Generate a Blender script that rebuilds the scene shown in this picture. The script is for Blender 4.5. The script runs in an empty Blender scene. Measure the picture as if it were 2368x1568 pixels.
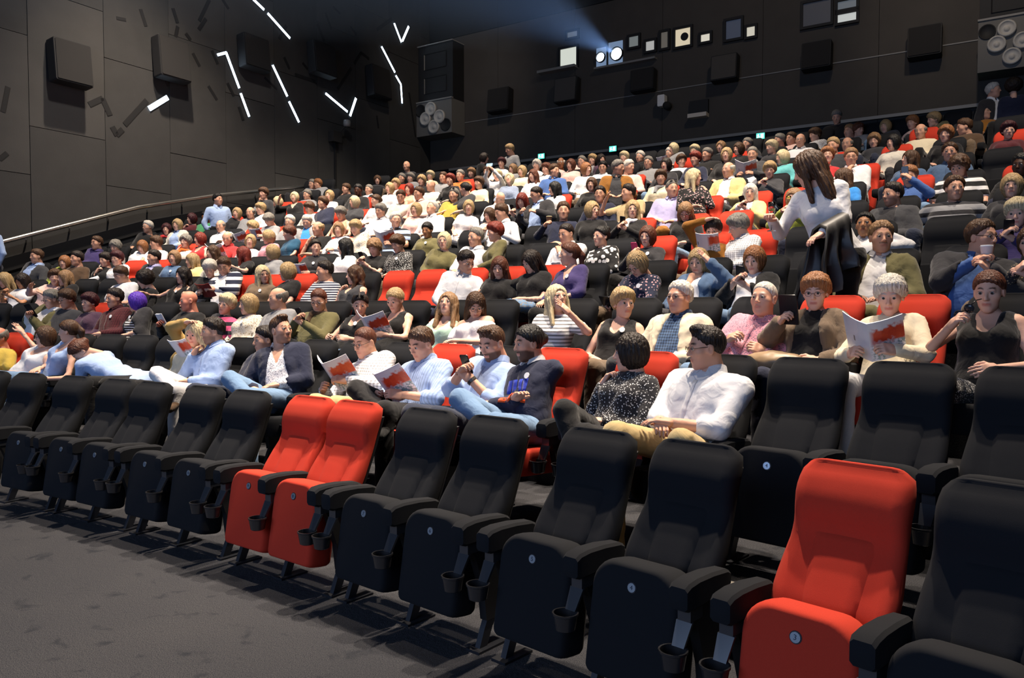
import bpy, math, random
import numpy as np
from mathutils import Vector, Matrix

rnd = random.Random(7)
scn = bpy.context.scene
COL = scn.collection
PI = math.pi

# ------------------------------------------------------------------ camera
FPX, CX, CY, YH, HC = 1806.0, 1184.0, 784.0, 718.0, 1.68
PITCH = math.atan2(CY - YH, FPX)
cam_data = bpy.data.cameras.new('camera')
cam = bpy.data.objects.new('camera', cam_data)
COL.objects.link(cam)
cam_data.sensor_width = 36.0
cam_data.lens = 36.0 * FPX / 2368.0
cam_data.clip_end = 200
cam.location = (0, 0, HC)
cam.rotation_euler = (PI / 2 - PITCH, 0, 0)
scn.camera = cam

# ------------------------------------------------------------------ world, exposure
world = bpy.data.worlds.new('world')
scn.world = world
world.use_nodes = True
world.node_tree.nodes['Background'].inputs[0].default_value = (0.35, 0.5, 1.0, 1)
world.node_tree.nodes['Background'].inputs[1].default_value = 0.004
scn.view_settings.view_transform = 'Standard'
scn.view_settings.look = 'None'
scn.view_settings.gamma = 1
scn.view_settings.use_curve_mapping = False
scn.view_settings.exposure = 0.0

# ------------------------------------------------------------------ plan of the hall (row arcs around one centre)
ROW_C = np.array([-15.84, -14.0])
ROW_R, ROW_D = 23.79, 1.167
ROW_F = [0, .326, .690, 1.074, 1.429, 1.80, 2.186, 2.60, 3.03, 3.47, 3.93, 4.39]
WALL_A, WALL_B = np.array([-9.3, 14.0]), np.array([-2.6, 25.0])      # line of the handrail wall
LW = (WALL_B - WALL_A) / np.linalg.norm(WALL_B - WALL_A)
BW = np.array([.84, -.5426]); BW = BW / np.linalg.norm(BW)           # direction of the projection wall
BN = np.array([-BW[1], BW[0]]) * -1                                  # its normal towards the audience
if BN[1] > 0: BN = -BN
LN = np.array([LW[1], -LW[0]])                                       # handrail wall normal towards the audience

def pix_ray(x, y):
    u, v = x - CX, y - CY
    c, s = math.cos(PITCH), math.sin(PITCH)
    d = v * c + FPX * s
    f = FPX * c - v * s
    return np.array([u / f, 1.0, -d / f])

def on_plane(x, y, p0, n):
    d = pix_ray(x, y)
    t = (np.dot(n, p0)) / (d[0] * n[0] + d[1] * n[1])
    return np.array([d[0] * t, t, HC + d[2] * t])

def on_left(x, y, off=0.0):
    return on_plane(x, y, WALL_A + LN * off, LN)

def on_back(x, y, off=0.0):
    return on_plane(x, y, WALL_B + BN * off, BN)

def on_cyl(x, y, R):
    d = pix_ray(x, y)
    a = d[0]
    A = a * a + 1
    B = -2 * (a * ROW_C[0] + ROW_C[1])
    c = ROW_C[0] ** 2 + ROW_C[1] ** 2 - R * R
    Y = (-B + math.sqrt(B * B - 4 * A * c)) / (2 * A)
    return np.array([a * Y, Y, HC + d[2] * Y])

def project(p):
    X, Y, Z = p
    D = HC - Z
    c, s = math.cos(PITCH), math.sin(PITCH)
    v = D * c - Y * s
    F = D * s + Y * c
    return CX + FPX * X / F, CY + FPX * v / F

def phi_of(p):
    return math.atan2(p[1] - ROW_C[1], p[0] - ROW_C[0])

def arc_pt(phi, R, z=0.0):
    return Vector((ROW_C[0] + R * math.cos(phi), ROW_C[1] + R * math.sin(phi), z))

# ------------------------------------------------------------------ house lights (ceiling spots over the seats), added wall fills, glow of the screen
def spot(name, loc, aim, power, angle, blend=0.6, col=(1, .86, .70), size=.25):
    l = bpy.data.lights.new(name, 'SPOT')
    l.energy = power; l.spot_size = math.radians(angle); l.spot_blend = blend
    l.color = col; l.shadow_soft_size = size
    o = bpy.data.objects.new(name, l); COL.objects.link(o)
    o.location = loc
    o.rotation_euler = (Vector(aim) - Vector(loc)).to_track_quat('-Z', 'Y').to_euler()
    return o

WARM = (1.0, .84, .68)
BEAM = 14000
# house downlights in the ceiling: over the front floor, over the seats; then an added fill
for p, a, e, ang in [((4.0, 6.3, 12.6), (.9, 2.3, 0), 6800, 46), ((1.3, 7.8, 12.6), (-1.9, 3.7, 0), 8200, 46), ((-1.4, 9.6, 12.6), (-4.5, 5.5, 0), 7000, 46),
                     ((-1.0, 6.5, 12.6), (-.8, 8.8, 1), 6500, 54), ((2.6, 6.0, 12.6), (1.8, 8.2, 1.5), 5200, 50), ((-4.6, 9.5, 12.6), (-4.6, 11.6, 1.5), 6500, 54),
                     ((1.6, 9.6, 12.6), (1.4, 11.8, 2.5), 6500, 54), ((-2.0, 12.2, 12.6), (-2.2, 14.6, 3), 7000, 56), ((2.4, 13.0, 12.6), (2.2, 15.0, 4), 6000, 56),
                     ((-5.8, 13.6, 12.6), (-6.2, 16.0, 2.5), 6000, 60), ((-1.4, 16.5, 12.6), (-2.4, 18.5, 4), 5500, 60)]:
    spot('house_light', p, a, e, ang, .85, WARM, .14)
spot('added_wall_fill', (-3.0, 10.5, 12.6), (-8.4, 15.4, 3.0), 1800, 96, 1.0, (1, .93, .86), .3)  # added fill lamp, stands for spill light on the handrail wall
# glow of the lit screen at the front of the hall
gl = bpy.data.lights.new('screen_glow', 'AREA')
gl.shape = 'RECTANGLE'; gl.size = 13; gl.size_y = 5.5; gl.energy = 900; gl.color = (.45, .62, 1.0)
go = bpy.data.objects.new('screen_glow', gl); COL.objects.link(go)
go.location = (-9.0, -5.0, 5.2)
go.rotation_euler = (Vector((0, 9, 1.5)) - Vector(go.location)).to_track_quat('-Z', 'Y').to_euler()

spot('added_wall_fill', (5.0, 12.5, 12.6), (4.5, 21.0, 6.0), 430, 90, 1.0, WARM, .3)  # added fill lamp to lift the projection wall
spot('house_light', (6.0, 7.6, 12.6), (5.6, 10.0, 3.0), 5200, 52, .85, WARM, .14)
spot('added_wall_fill', (6.5, 11.0, 12.6), (10.0, 16.8, 8.4), 900, 44, 1.0, WARM, .2)  # added fill lamp brightening the far loudspeaker stack
spot('added_wall_fill', (-1.0, 16.5, 12.6), (-2.0, 24.5, 7.8), 600, 44, 1.0, WARM, .2)  # added fill lamp brightening the stack by the handrail corner


# ------------------------------------------------------------------ materials
MATS = {}

def new_mat(name):
    m = bpy.data.materials.new(name)
    m.use_nodes = True
    nt = m.node_tree
    b = nt.nodes['Principled BSDF']
    return m, nt, b

def nd(nt, t, **kw):
    n = nt.nodes.new(t)
    for k, v in kw.items():
        setattr(n, k, v)
    return n

def mix(nt, fac, a, b):
    n = nd(nt, 'ShaderNodeMix', data_type='RGBA')
    for i, v in ((0, fac), (6, a), (7, b)):
        if hasattr(v, 'is_linked') or hasattr(v, 'links'):
            nt.links.new(v, n.inputs[i])
        elif i == 0:
            n.inputs[0].default_value = v
        else:
            n.inputs[i].default_value = (*v[:3], 1)
    return n.outputs[2]

def math_n(nt, op, a, b=None):
    n = nd(nt, 'ShaderNodeMath', operation=op)
    for i, v in ((0, a), (1, b)):
        if v is None: continue
        if hasattr(v, 'links'): nt.links.new(v, n.inputs[i])
        else: n.inputs[i].default_value = v
    return n.outputs[0]

def add_bump(nt, b, height, strength, dist=.01):
    bp = nd(nt, 'ShaderNodeBump')
    bp.inputs['Strength'].default_value = strength
    bp.inputs['Distance'].default_value = dist
    nt.links.new(height, bp.inputs['Height'])
    nt.links.new(bp.outputs[0], b.inputs['Normal'])

def noise(nt, scale, detail=2, vec=None, dist=0):
    n = nd(nt, 'ShaderNodeTexNoise')
    n.inputs['Scale'].default_value = scale
    n.inputs['Detail'].default_value = detail
    n.inputs['Distortion'].default_value = dist
    if vec is not None: nt.links.new(vec, n.inputs['Vector'])
    return n.outputs[0]

def coords(nt):
    return nd(nt, 'ShaderNodeTexCoord').outputs['Object']

def plain(name, col, rough=.6, metal=0, spec=.5, var=0.0, scale=8, bump=0.0, bscale=60, bdist=.004, emit=None, estr=0):
    if name in MATS: return MATS[name]
    m, nt, b = new_mat(name)
    b.inputs['Roughness'].default_value = rough
    b.inputs['Metallic'].default_value = metal
    b.inputs['Specular IOR Level'].default_value = spec
    co = coords(nt)
    if var:
        f = noise(nt, scale, 4, co)
        c = mix(nt, f, tuple(max(0, v * (1 - var)) for v in col), tuple(v * (1 + var) for v in col))
        nt.links.new(c, b.inputs['Base Color'])
    else:
        b.inputs['Base Color'].default_value = (*col, 1)
    if bump:
        add_bump(nt, b, noise(nt, bscale, 3, co), bump, bdist)
    if emit:
        b.inputs['Emission Color'].default_value = (*emit, 1)
        b.inputs['Emission Strength'].default_value = estr
    MATS[name] = m
    return m

def srgb(h):
    h = h.lstrip('#')
    c = [int(h[i:i + 2], 16) / 255 for i in (0, 2, 4)]
    return tuple(x / 12.92 if x <= .04045 else ((x + .055) / 1.055) ** 2.4 for x in c)

CLOTH = dict(white='dcdcde', cream='d8ccb0', lightblue='9db4dc', blue='3d5c94', navy='1b2138', black='121214', grey='86878a',
             darkgrey='35363a', charcoal='26262a', beige='b39c74', tan='a98a4e', pink='cf8f9c', hotpink='d8567f', red='b02a2c', plum='4a3346',
             purple='3d3364', lilac='a7a3c9', teal='1c4a66', yellow='c7a94a', mustard='8a5a1c', olive='5f5a38', brown='4a3726',
             mint='a8c7b6', green='3f8a5c', peach='d9a487', khaki='c0a876', denim='4c6585', jeans='6a87a8', darkdenim='252c3e',
             orange='cf6a2c', maroon='4e1820', turquoise='58a5a8', palepink='dcb9b0', lime='8f963a', taupe='6b5a48', paleyellow='d6c384',
             blueprint='2a3fb0', orangeprint='e0531f', skyblue='2f7fc8', greyblue='7d8aa2', offwhite='c9c4b8')

def cloth(col, pat='plain'):
    key = 'cloth_%s_%s' % (col, pat)
    if key in MATS: return MATS[key]
    c = srgb(CLOTH[col])
    m, nt, b = new_mat(key)
    b.inputs['Roughness'].default_value = .88
    b.inputs['Specular IOR Level'].default_value = .25
    b.inputs['Sheen Weight'].default_value = .15
    co = coords(nt)
    sep = nd(nt, 'ShaderNodeSeparateXYZ'); nt.links.new(co, sep.inputs[0])
    X, Y, Z = sep.outputs
    base = mix(nt, noise(nt, 5, 3, co), tuple(v * .86 for v in c), tuple(min(1, v * 1.08) for v in c))
    dk, lt = (.012, .012, .016), (.72, .71, .70)
    def stripes(axis, freq, lo=.0):
        s = math_n(nt, 'SINE', math_n(nt, 'MULTIPLY', axis, freq))
        return math_n(nt, 'GREATER_THAN', s, lo)
    if pat == 'stripe':
        base = mix(nt, stripes(Z, 210, .25), base, lt if sum(c) < .6 else tuple(v * .25 for v in c))
    elif pat == 'wide':
        base = mix(nt, stripes(Z, 62, .2), base, lt if sum(c) < .6 else dk)
    elif pat == 'pinstripe':
        base = mix(nt, stripes(X, 330, .3), base, tuple(v * .72 for v in c))
    elif pat == 'check':
        f = math_n(nt, 'MULTIPLY', math_n(nt, 'ADD', stripes(X, 300), stripes(Z, 300)), .5)
        base = mix(nt, f, tuple(v * .45 for v in c) if sum(c) > 1 else tuple(v * .3 for v in c), tuple(min(1, v * 1.2) for v in c))
    elif pat in ('dots', 'floral', 'leopard', 'blotch'):
        v = nd(nt, 'ShaderNodeTexVoronoi')
        v.inputs['Scale'].default_value = dict(dots=80, floral=34, leopard=60, blotch=18)[pat]
        nt.links.new(co, v.inputs['Vector'])
        d = math_n(nt, 'LESS_THAN', v.outputs['Distance'], dict(dots=.30, floral=.30, leopard=.34, blotch=.42)[pat])
        other = lt
        if pat == 'floral':
            other = mix(nt, noise(nt, 30, 1, co), (.45, .10, .14), (.55, .52, .50))
        if pat == 'leopard': other = (.30, .22, .12)
        if pat == 'dots' and sum(c) > 1: other = (.10, .11, .16)
        base = mix(nt, d, base, other)
    nt.links.new(base, b.inputs['Base Color'])
    h = math_n(nt, 'ADD', noise(nt, 9, 2, co, 1.2), math_n(nt, 'MULTIPLY', noise(nt, 260, 1, co), .05))
    add_bump(nt, b, h, .28, .035)
    MATS[key] = m
    return m

HAIR = dict(k='0d0b0b', d='1f1510', n='4a3220', a='5a3222', r='6e2418', y='a48a62', Y='c9b892', g='77736c', w='c9c3b8', v='5a35b0', o='8c5c38', t='8c6c4c', p='3a1219')

def hair_mat(c):
    key = 'hair_' + c
    if key in MATS: return MATS[key]
    col = srgb(HAIR[c])
    m, nt, b = new_mat(key)
    co = coords(nt)
    mp = nd(nt, 'ShaderNodeMapping'); mp.inputs['Scale'].default_value = (1, 1, .16)
    nt.links.new(co, mp.inputs[0])
    n1 = noise(nt, 90, 3, mp.outputs[0], .6)
    base = mix(nt, n1, tuple(v * .30 for v in col), tuple(min(1, v * 1.6) for v in col))
    nt.links.new(base, b.inputs['Base Color'])
    b.inputs['Roughness'].default_value = .5
    b.inputs['Specular IOR Level'].default_value = .35
    add_bump(nt, b, n1, .9, .012)
    MATS[key] = m
    return m

SKIN = dict(l='cf9f86', f='d9ac96', t='b98560', e='8a5c3e', k='4a2c1e', s='d08a74')

def skin_mat(tone, hc):
    key = 'skin_%s_%s' % (tone, hc)
    if key in MATS: return MATS[key]
    c = srgb(SKIN[tone]); h = tuple(v * .7 for v in srgb(HAIR[hc]))
    m, nt, b = new_mat(key)
    co = coords(nt)
    at = nd(nt, 'ShaderNodeVertexColor', layer_name='mask')
    sp = nd(nt, 'ShaderNodeSeparateColor'); nt.links.new(at.outputs[0], sp.inputs[0])
    R, G, B = sp.outputs[:3]
    base = mix(nt, noise(nt, 14, 3, co), tuple(v * .88 for v in c), (min(1, c[0] * 1.1), c[1] * 1.03, c[2] * .98))
    base = mix(nt, R, base, (c[0] * .72, c[1] * .38, c[2] * .38))
    base = mix(nt, G, base, h)
    base = mix(nt, B, base, mix(nt, G, (.48, .46, .44), (.015, .012, .01)))
    nt.links.new(base, b.inputs['Base Color'])
    b.inputs['Roughness'].default_value = .55
    b.inputs['Specular IOR Level'].default_value = .35
    b.inputs['Subsurface Weight'].default_value = 0.0
    add_bump(nt, b, noise(nt, 120, 2, co), .15, .003)
    MATS[key] = m
    return m

# ------------------------------------------------------------------ objects
def tag(o, label=None, cat=None, group=None, kind=None):
    if label: o['label'] = label
    if cat: o['category'] = cat
    if group: o['group'] = group
    if kind: o['kind'] = kind
    return o

def empty(name, loc=(0, 0, 0), rz=0.0):
    o = bpy.data.objects.new(name, None)
    o.empty_display_size = .05
    COL.objects.link(o)
    o.location = loc
    o.rotation_euler = (0, 0, rz)
    return o

def link(name, me, mat=None, parent=None):
    o = bpy.data.objects.new(name, me)
    COL.objects.link(o)
    if parent is not None: o.parent = parent
    if mat is not None:
        if len(me.materials) == 0: me.materials.append(None)
        o.material_slots[0].link = 'OBJECT'
        o.material_slots[0].material = mat
    return o

def mesh_np(name, v, f, smooth=True, mask=None):
    """v (n,3), f list of arrays (quads and/or triangles)"""
    me = bpy.data.meshes.new(name)
    v = np.asarray(v, np.float32)
    fs = [np.asarray(a, np.int32) for a in (f if isinstance(f, list) else [f]) if len(a)]
    me.vertices.add(len(v)); me.vertices.foreach_set('co', v.ravel())
    nl = sum(a.size for a in fs); npoly = sum(len(a) for a in fs)
    me.loops.add(nl); me.polygons.add(npoly)
    if nl:
        me.loops.foreach_set('vertex_index', np.concatenate([a.ravel() for a in fs]))
        st = []; o = 0
        for a in fs:
            st.append(o + np.arange(len(a)) * a.shape[1]); o += a.size
        me.polygons.foreach_set('loop_start', np.concatenate(st).astype(np.int32))
        me.polygons.foreach_set('use_smooth', np.full(npoly, smooth))
    if mask is not None:
        ca = me.color_attributes.new('mask', 'FLOAT_COLOR', 'POINT')
        m4 = np.ones((len(v), 4), np.float32); m4[:, :3] = mask
        ca.data.foreach_set('color', m4.ravel())
    me.update(calc_edges=True)
    return me

class MB:
    """collects simple solids for one mesh"""
    def __init__(s): s.v = []; s.f = []
    def add(s, v, f):
        o = len(s.v); s.v += [tuple(p) for p in v]; s.f += [tuple(i + o for i in q) for q in f]; return s
    def box(s, c, h, M=None):
        v = [Vector((c[0] + sx * h[0], c[1] + sy * h[1], c[2] + sz * h[2])) for sx in (-1, 1) for sy in (-1, 1) for sz in (-1, 1)]
        if M is not None: v = [M @ p for p in v]
        return s.add(v, [(0, 1, 3, 2), (4, 6, 7, 5), (0, 4, 5, 1), (2, 3, 7, 6), (0, 2, 6, 4), (1, 5, 7, 3)])
    def rbox(s, c, h, r, M=None, n=3):
        """box with rounded vertical outline in x-z (extruded along y) and chamfered ends"""
        pts = []
        for cx, cz, a0 in ((1, 1, 0), (-1, 1, 90), (-1, -1, 180), (1, -1, 270)):
            for i in range(n + 1):
                a = math.radians(a0 + 90 * i / n)
                pts.append((cx * (h[0] - r) + r * math.cos(a), cz * (h[2] - r) + r * math.sin(a)))
        rings = []
        for y, k in ((-h[1], .82), (-h[1] + r * .5, 1), (h[1] - r * .5, 1), (h[1], .82)):
            rings.append([Vector((c[0] + p[0] * (1 - (1 - k) * r / max(h[0], .001)), c[1] + y, c[2] + p[1] * (1 - (1 - k) * r / max(h[2], .001)))) for p in pts])
        if M is not None: rings = [[M @ p for p in rg] for rg in rings]
        return s.loft(rings, True)
    def loft(s, rings, caps=False, closed=True):
        o = len(s.v); n = len(rings[0])
        for rg in rings: s.v += [tuple(p) for p in rg]
        for i in range(len(rings) - 1):
            for j in range(n if closed else n - 1):
                a = o + i * n + j; b = o + i * n + (j + 1) % n
                s.f.append((a, b, b + n, a + n))
        if caps:
            s.f.append(tuple(o + j for j in reversed(range(n))))
            s.f.append(tuple(o + (len(rings) - 1) * n + j for j in range(n)))
        return s
    def tube(s, pts, r, n=8, caps=True):
        pts = [Vector(p) for p in pts]
        rings = []
        for i, p in enumerate(pts):
            d = (pts[min(i + 1, len(pts) - 1)] - pts[max(i - 1, 0)]).normalized()
            a = d.orthogonal().normalized() if i == 0 else (a - d * a.dot(d)).normalized()
            b = d.cross(a)
            rr = r[i] if isinstance(r, (list, tuple)) else r
            rings.append([p + a * rr * math.cos(2 * PI * j / n) + b * rr * math.sin(2 * PI * j / n) for j in range(n)])
        return s.loft(rings, caps)
    def lathe(s, c, prof, axis='z', n=16, M=None):
        rings = []
        for r, h in prof:
            rg = []
            for j in range(n):
                a = 2 * PI * j / n
                p = Vector((r * math.cos(a), r * math.sin(a), h))
                if axis == 'y': p = Vector((p.x, p.z, p.y))
                p = p + Vector(c)
                if M is not None: p = M @ p
                rg.append(p)
            rings.append(rg)
        return s.loft(rings, True)
    def mesh(s, name, smooth=False):
        me = bpy.data.meshes.new(name)
        me.from_pydata(s.v, [], s.f)
        if smooth: me.polygons.foreach_set('use_smooth', np.full(len(s.f), True))
        me.update()
        return me
    def build(s, name, mat, parent=None, smooth=False):
        return link(name, s.mesh(name, smooth), mat, parent)

def auto_smooth(me, deg=40):
    me.polygons.foreach_set('use_smooth', np.full(len(me.polygons), True))
    try: me.set_sharp_from_angle(angle=math.radians(deg))
    except Exception: pass
    return me

# ------------------------------------------------------------------ distance fields -> smooth meshes
def smin(a, b, k):
    h = np.clip(.5 + .5 * (b - a) / k, 0, 1)
    return b * (1 - h) + a * h - k * h * (1 - h)

def smax(a, b, k):
    return -smin(-a, -b, k)

def cap(P, a, b, ra, rb=None):
    rb = ra if rb is None else rb
    a = np.asarray(a, np.float32); ab = np.asarray(b, np.float32) - a
    pa = P - a
    L = float(ab @ ab)
    if L < 1e-9: return np.sqrt((pa * pa).sum(-1)) - ra
    t = np.clip((pa @ ab) / L, 0, 1)
    q = pa - t[..., None] * ab
    return np.sqrt((q * q).sum(-1)) - (ra + (rb - ra) * t)

def ell(P, c, r):
    r = np.asarray(r, np.float32)
    q = (P - np.asarray(c, np.float32))
    k0 = np.sqrt(((q / r) ** 2).sum(-1)); k1 = np.sqrt(((q / (r * r)) ** 2).sum(-1))
    return k0 * (k0 - 1) / np.maximum(k1, 1e-6)

def grid(lo, hi, h):
    ax = [np.arange(lo[i] - h, hi[i] + 2 * h, h, dtype=np.float32) for i in range(3)]
    G = np.stack(np.meshgrid(*ax, indexing='ij'), -1)
    return G

_OFF = np.array([(i, j, k) for i in (0, 1) for j in (0, 1) for k in (0, 1)])
_EDG = [(0, 1), (2, 3), (4, 5), (6, 7), (0, 2), (1, 3), (4, 6), (5, 7), (0, 4), (1, 5), (2, 6), (3, 7)]

def nets(D, G):
    lo = G[0, 0, 0]; h = float(G[1, 0, 0, 0] - G[0, 0, 0, 0])
    S = D < 0
    n = np.array(D.shape) - 1
    cnt = np.zeros(n, np.int8)
    for o in _OFF:
        cnt += S[o[0]:o[0] + n[0], o[1]:o[1] + n[1], o[2]:o[2] + n[2]]
    act = np.argwhere((cnt > 0) & (cnt < 8))
    if len(act) == 0: return np.zeros((0, 3)), np.zeros((0, 4), int)
    idx = np.full(n, -1, np.int32)
    idx[act[:, 0], act[:, 1], act[:, 2]] = np.arange(len(act))
    cv = np.stack([D[act[:, 0] + o[0], act[:, 1] + o[1], act[:, 2] + o[2]] for o in _OFF], 1)
    acc = np.zeros((len(act), 3)); w = np.zeros(len(act))
    for a, b in _EDG:
        da, db = cv[:, a], cv[:, b]
        m = (da < 0) != (db < 0)
        t = np.where(m, da / np.where(m, da - db, 1), 0)[:, None]
        acc += np.where(m[:, None], _OFF[a] + t * (_OFF[b] - _OFF[a]), 0)
        w += m
    V = lo + h * (act + acc / w[:, None])
    F = []
    for ax in range(3):
        sl0 = [slice(None)] * 3; sl1 = [slice(None)] * 3
        sl0[ax] = slice(0, -1); sl1[ax] = slice(1, None)
        s0, s1 = S[tuple(sl0)], S[tuple(sl1)]
        e = np.argwhere(s0 != s1)
        b, c = (ax + 1) % 3, (ax + 2) % 3
        ok = (e[:, b] > 0) & (e[:, c] > 0) & (e[:, b] < n[b]) & (e[:, c] < n[c])
        e = e[ok]
        flip = s0[e[:, 0], e[:, 1], e[:, 2]]
        def at(db, dc):
            q = e.copy(); q[:, b] += db; q[:, c] += dc
            return idx[q[:, 0], q[:, 1], q[:, 2]]
        q = np.stack([at(-1, -1), at(0, -1), at(0, 0), at(-1, 0)], 1)
        q = np.where(flip[:, None], q, q[:, ::-1])
        F.append(q[(q >= 0).all(1)])
    return V, np.concatenate(F)

def blob(fn, lo, hi, h):
    G = grid(lo, hi, h)
    return nets(fn(G), G)

# ------------------------------------------------------------------ the room
M_CARPET = None
def carpet():
    m, nt, b = new_mat('carpet_grey')
    co = coords(nt)
    big = noise(nt, .9, 4, co); sm = noise(nt, 38, 3, co); fine = noise(nt, 190, 3, co)
    c1 = mix(nt, big, (.044, .046, .054), (.086, .084, .086))
    st = nd(nt, 'ShaderNodeMapRange'); st.inputs[1].default_value = .60; st.inputs[2].default_value = .70
    nt.links.new(noise(nt, 6, 3, co, .4), st.inputs[0])
    c2 = mix(nt, st.outputs[0], c1, (.032, .034, .040))
    fr = nd(nt, 'ShaderNodeMapRange'); fr.inputs[1].default_value = .36; fr.inputs[2].default_value = .62
    nt.links.new(fine, fr.inputs[0])
    c3 = mix(nt, fr.outputs[0], tuple([.022, .024, .030]), c2)
    nt.links.new(mix(nt, .95, c2, c3), b.inputs['Base Color'])
    b.inputs['Roughness'].default_value = .95
    b.inputs['Specular IOR Level'].default_value = .1
    add_bump(nt, b, math_n(nt, 'ADD', fine, sm), .8, .012)
    return m
M_CARPET = carpet()
M_WALL = plain('wall_charcoal', (.034, .033, .032), .85, var=.22, scale=3, bump=.3, bscale=40)
M_WALL2 = plain('wall_charcoal_light', (.044, .042, .040), .8, var=.22, scale=2, bump=.3, bscale=40)
M_WALLB = plain('wall_brown_black', (.050, .044, .038), .85, var=.2, scale=2, bump=.2, bscale=40)
M_BLACK = plain('black_paint', (.006, .006, .007), .7)
M_STEEL = plain('brushed_steel', (.62, .60, .56), .28, metal=1)
M_TRIM = plain('grey_trim', (.20, .195, .185), .45)
M_DARKBOX = plain('speaker_black_cloth', (.012, .011, .011), .9, bump=.4, bscale=200)
M_GREYBOX = plain('speaker_grey_cloth', (.060, .055, .050), .9, bump=.4, bscale=200)
M_NOSE = plain('step_edging', (.16, .145, .12), .7, var=.2, scale=20)

def struct(o):
    o['kind'] = 'structure'
    return o

# front floor
mb = MB(); mb.box((-2, 7, -.1), (18, 16, .1))
struct(mb.build('floor', M_CARPET))

# stepped tiers, one slab per row, each with its edging strip
PHI0, PHI1 = math.radians(36), math.radians(88)
def wall_phi(R):
    """angle at which an arc of radius R meets the handrail wall"""
    lo, hi = math.radians(40), math.radians(110)
    for _ in range(40):
        mid = (lo + hi) / 2
        p = ROW_C + R * np.array([math.cos(mid), math.sin(mid)])
        if np.dot(p - WALL_A, LN) > 0: lo = mid
        else: hi = mid
    return lo
def arc_slab(R0, R1, z0, z1, n=40):
    mb = MB(); rings = []
    pe = min(wall_phi(R0), wall_phi(R1)) + .02
    for i in range(n + 1):
        a = PHI0 + (pe - PHI0) * i / n
        rings.append([arc_pt(a, R0, z0), arc_pt(a, R1, z0), arc_pt(a, R1, z1), arc_pt(a, R0, z1)])
    mb.loft(rings, True)
    return mb
for r in range(2, 12):
    R0 = ROW_R + ROW_D * (r - 1) - .40
    R1 = R0 + ROW_D if r < 11 else R0 + 6.5
    t = arc_slab(R0, R1, ROW_F[r - 1] - .5 if r > 2 else -.02, ROW_F[r - 1]).build('floor_tier', M_CARPET)
    struct(t)
    arc_slab(R0 - .012, R0 + .045, ROW_F[r - 1] - .05, ROW_F[r - 1] + .006).build('step_edging', M_NOSE, t)

def wall_frame(p0, d, n):
    """matrix: x along the wall, y out of the wall, z up"""
    M = Matrix.Identity(4)
    M[0][0], M[1][0] = d[0], d[1]
    M[0][1], M[1][1] = n[0], n[1]
    M[0][3], M[1][3] = p0[0], p0[1]
    return M
ML = wall_frame(WALL_A, LW, LN)
MBK = wall_frame(WALL_B, BW, BN)
LWL = float(np.linalg.norm(WALL_B - WALL_A))

mb = MB(); mb.box((LWL / 2 - 4, -.15, 6.5), (LWL / 2 + 6, .10, 6.6), ML)
wl = struct(mb.build('wall_left', M_BLACK))
pw, ph = 1.46, 2.55
for i in range(-6, 9):
    for j in range(6):
        u0 = i * pw + .7; z0 = j * ph - (.9 if i % 2 else 0)
        u1, z1 = min(u0 + pw, LWL), min(z0 + ph, 13)
        z0 = max(z0, 0)
        if u1 - u0 < .1 or z1 - z0 < .2: continue
        mb = MB(); mb.box(((u0 + u1) / 2, -.025, (z0 + z1) / 2), ((u1 - u0) / 2 - .006, .025 + rnd.uniform(-.004, .004), (z1 - z0) / 2 - .006), ML)
        mb.build('panel', M_WALL2 if (i * 3 + j * 5) % 7 in (0, 3) else M_WALL, wl)

ZT = 7.45
mb = MB(); mb.box((9, -.15, 6.5), (11, .10, 6.6), MBK)
wb = struct(mb.build('wall_back', M_BLACK))
for i in range(8):
    u0 = i * 2.6
    for z0, z1, m in ((0, 6.02, M_BLACK), (6.10, ZT - .012, M_WALLB), (ZT + .012, 10.1, M_WALLB), (10.12, 13, M_BLACK)):
        mb = MB(); mb.box((u0 + 1.3, -.025, (z0 + z1) / 2), (1.3 - .005, .025, (z1 - z0) / 2), MBK)
        mb.build('panel', m, wb)
def back_u(x, y):
    p = on_back(x, y); return float(np.dot(p[:2] - WALL_B, BW)), float(p[2])
def left_u(x, y):
    p = on_left(x, y); return float(np.dot(p[:2] - WALL_A, LW)), float(p[2])
mb = MB(); mb.box((9, .005, ZT), (9.5, .008, .012), MBK)
struct(mb.build('trim_1', M_TRIM))
mb = MB(); mb.box((9.8, .03, 6.06), (9.0, .05, .035), MBK)
struct(mb.build('trim_2', M_TRIM))
WR0 = np.array([12.4, 15.6])
MR = wall_frame(WR0, -LW, -LN)
mb = MB(); mb.box((8, -.15, 6.5), (8.4, .10, 6.6), MR)
wr_ = struct(mb.build('wall_right', M_BLACK))
for i in range(11):
    for j in range(5):
        mb = MB(); mb.box((i * 1.46 + .5, -.025, j * 2.55 + 1.27), (.724, .025, 1.268), MR)
        mb.build('panel', M_WALL, wr_)
mb = MB(); mb.box((2, 10, 13.1), (22, 22, .1))
struct(mb.build('ceiling', M_BLACK))

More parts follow.
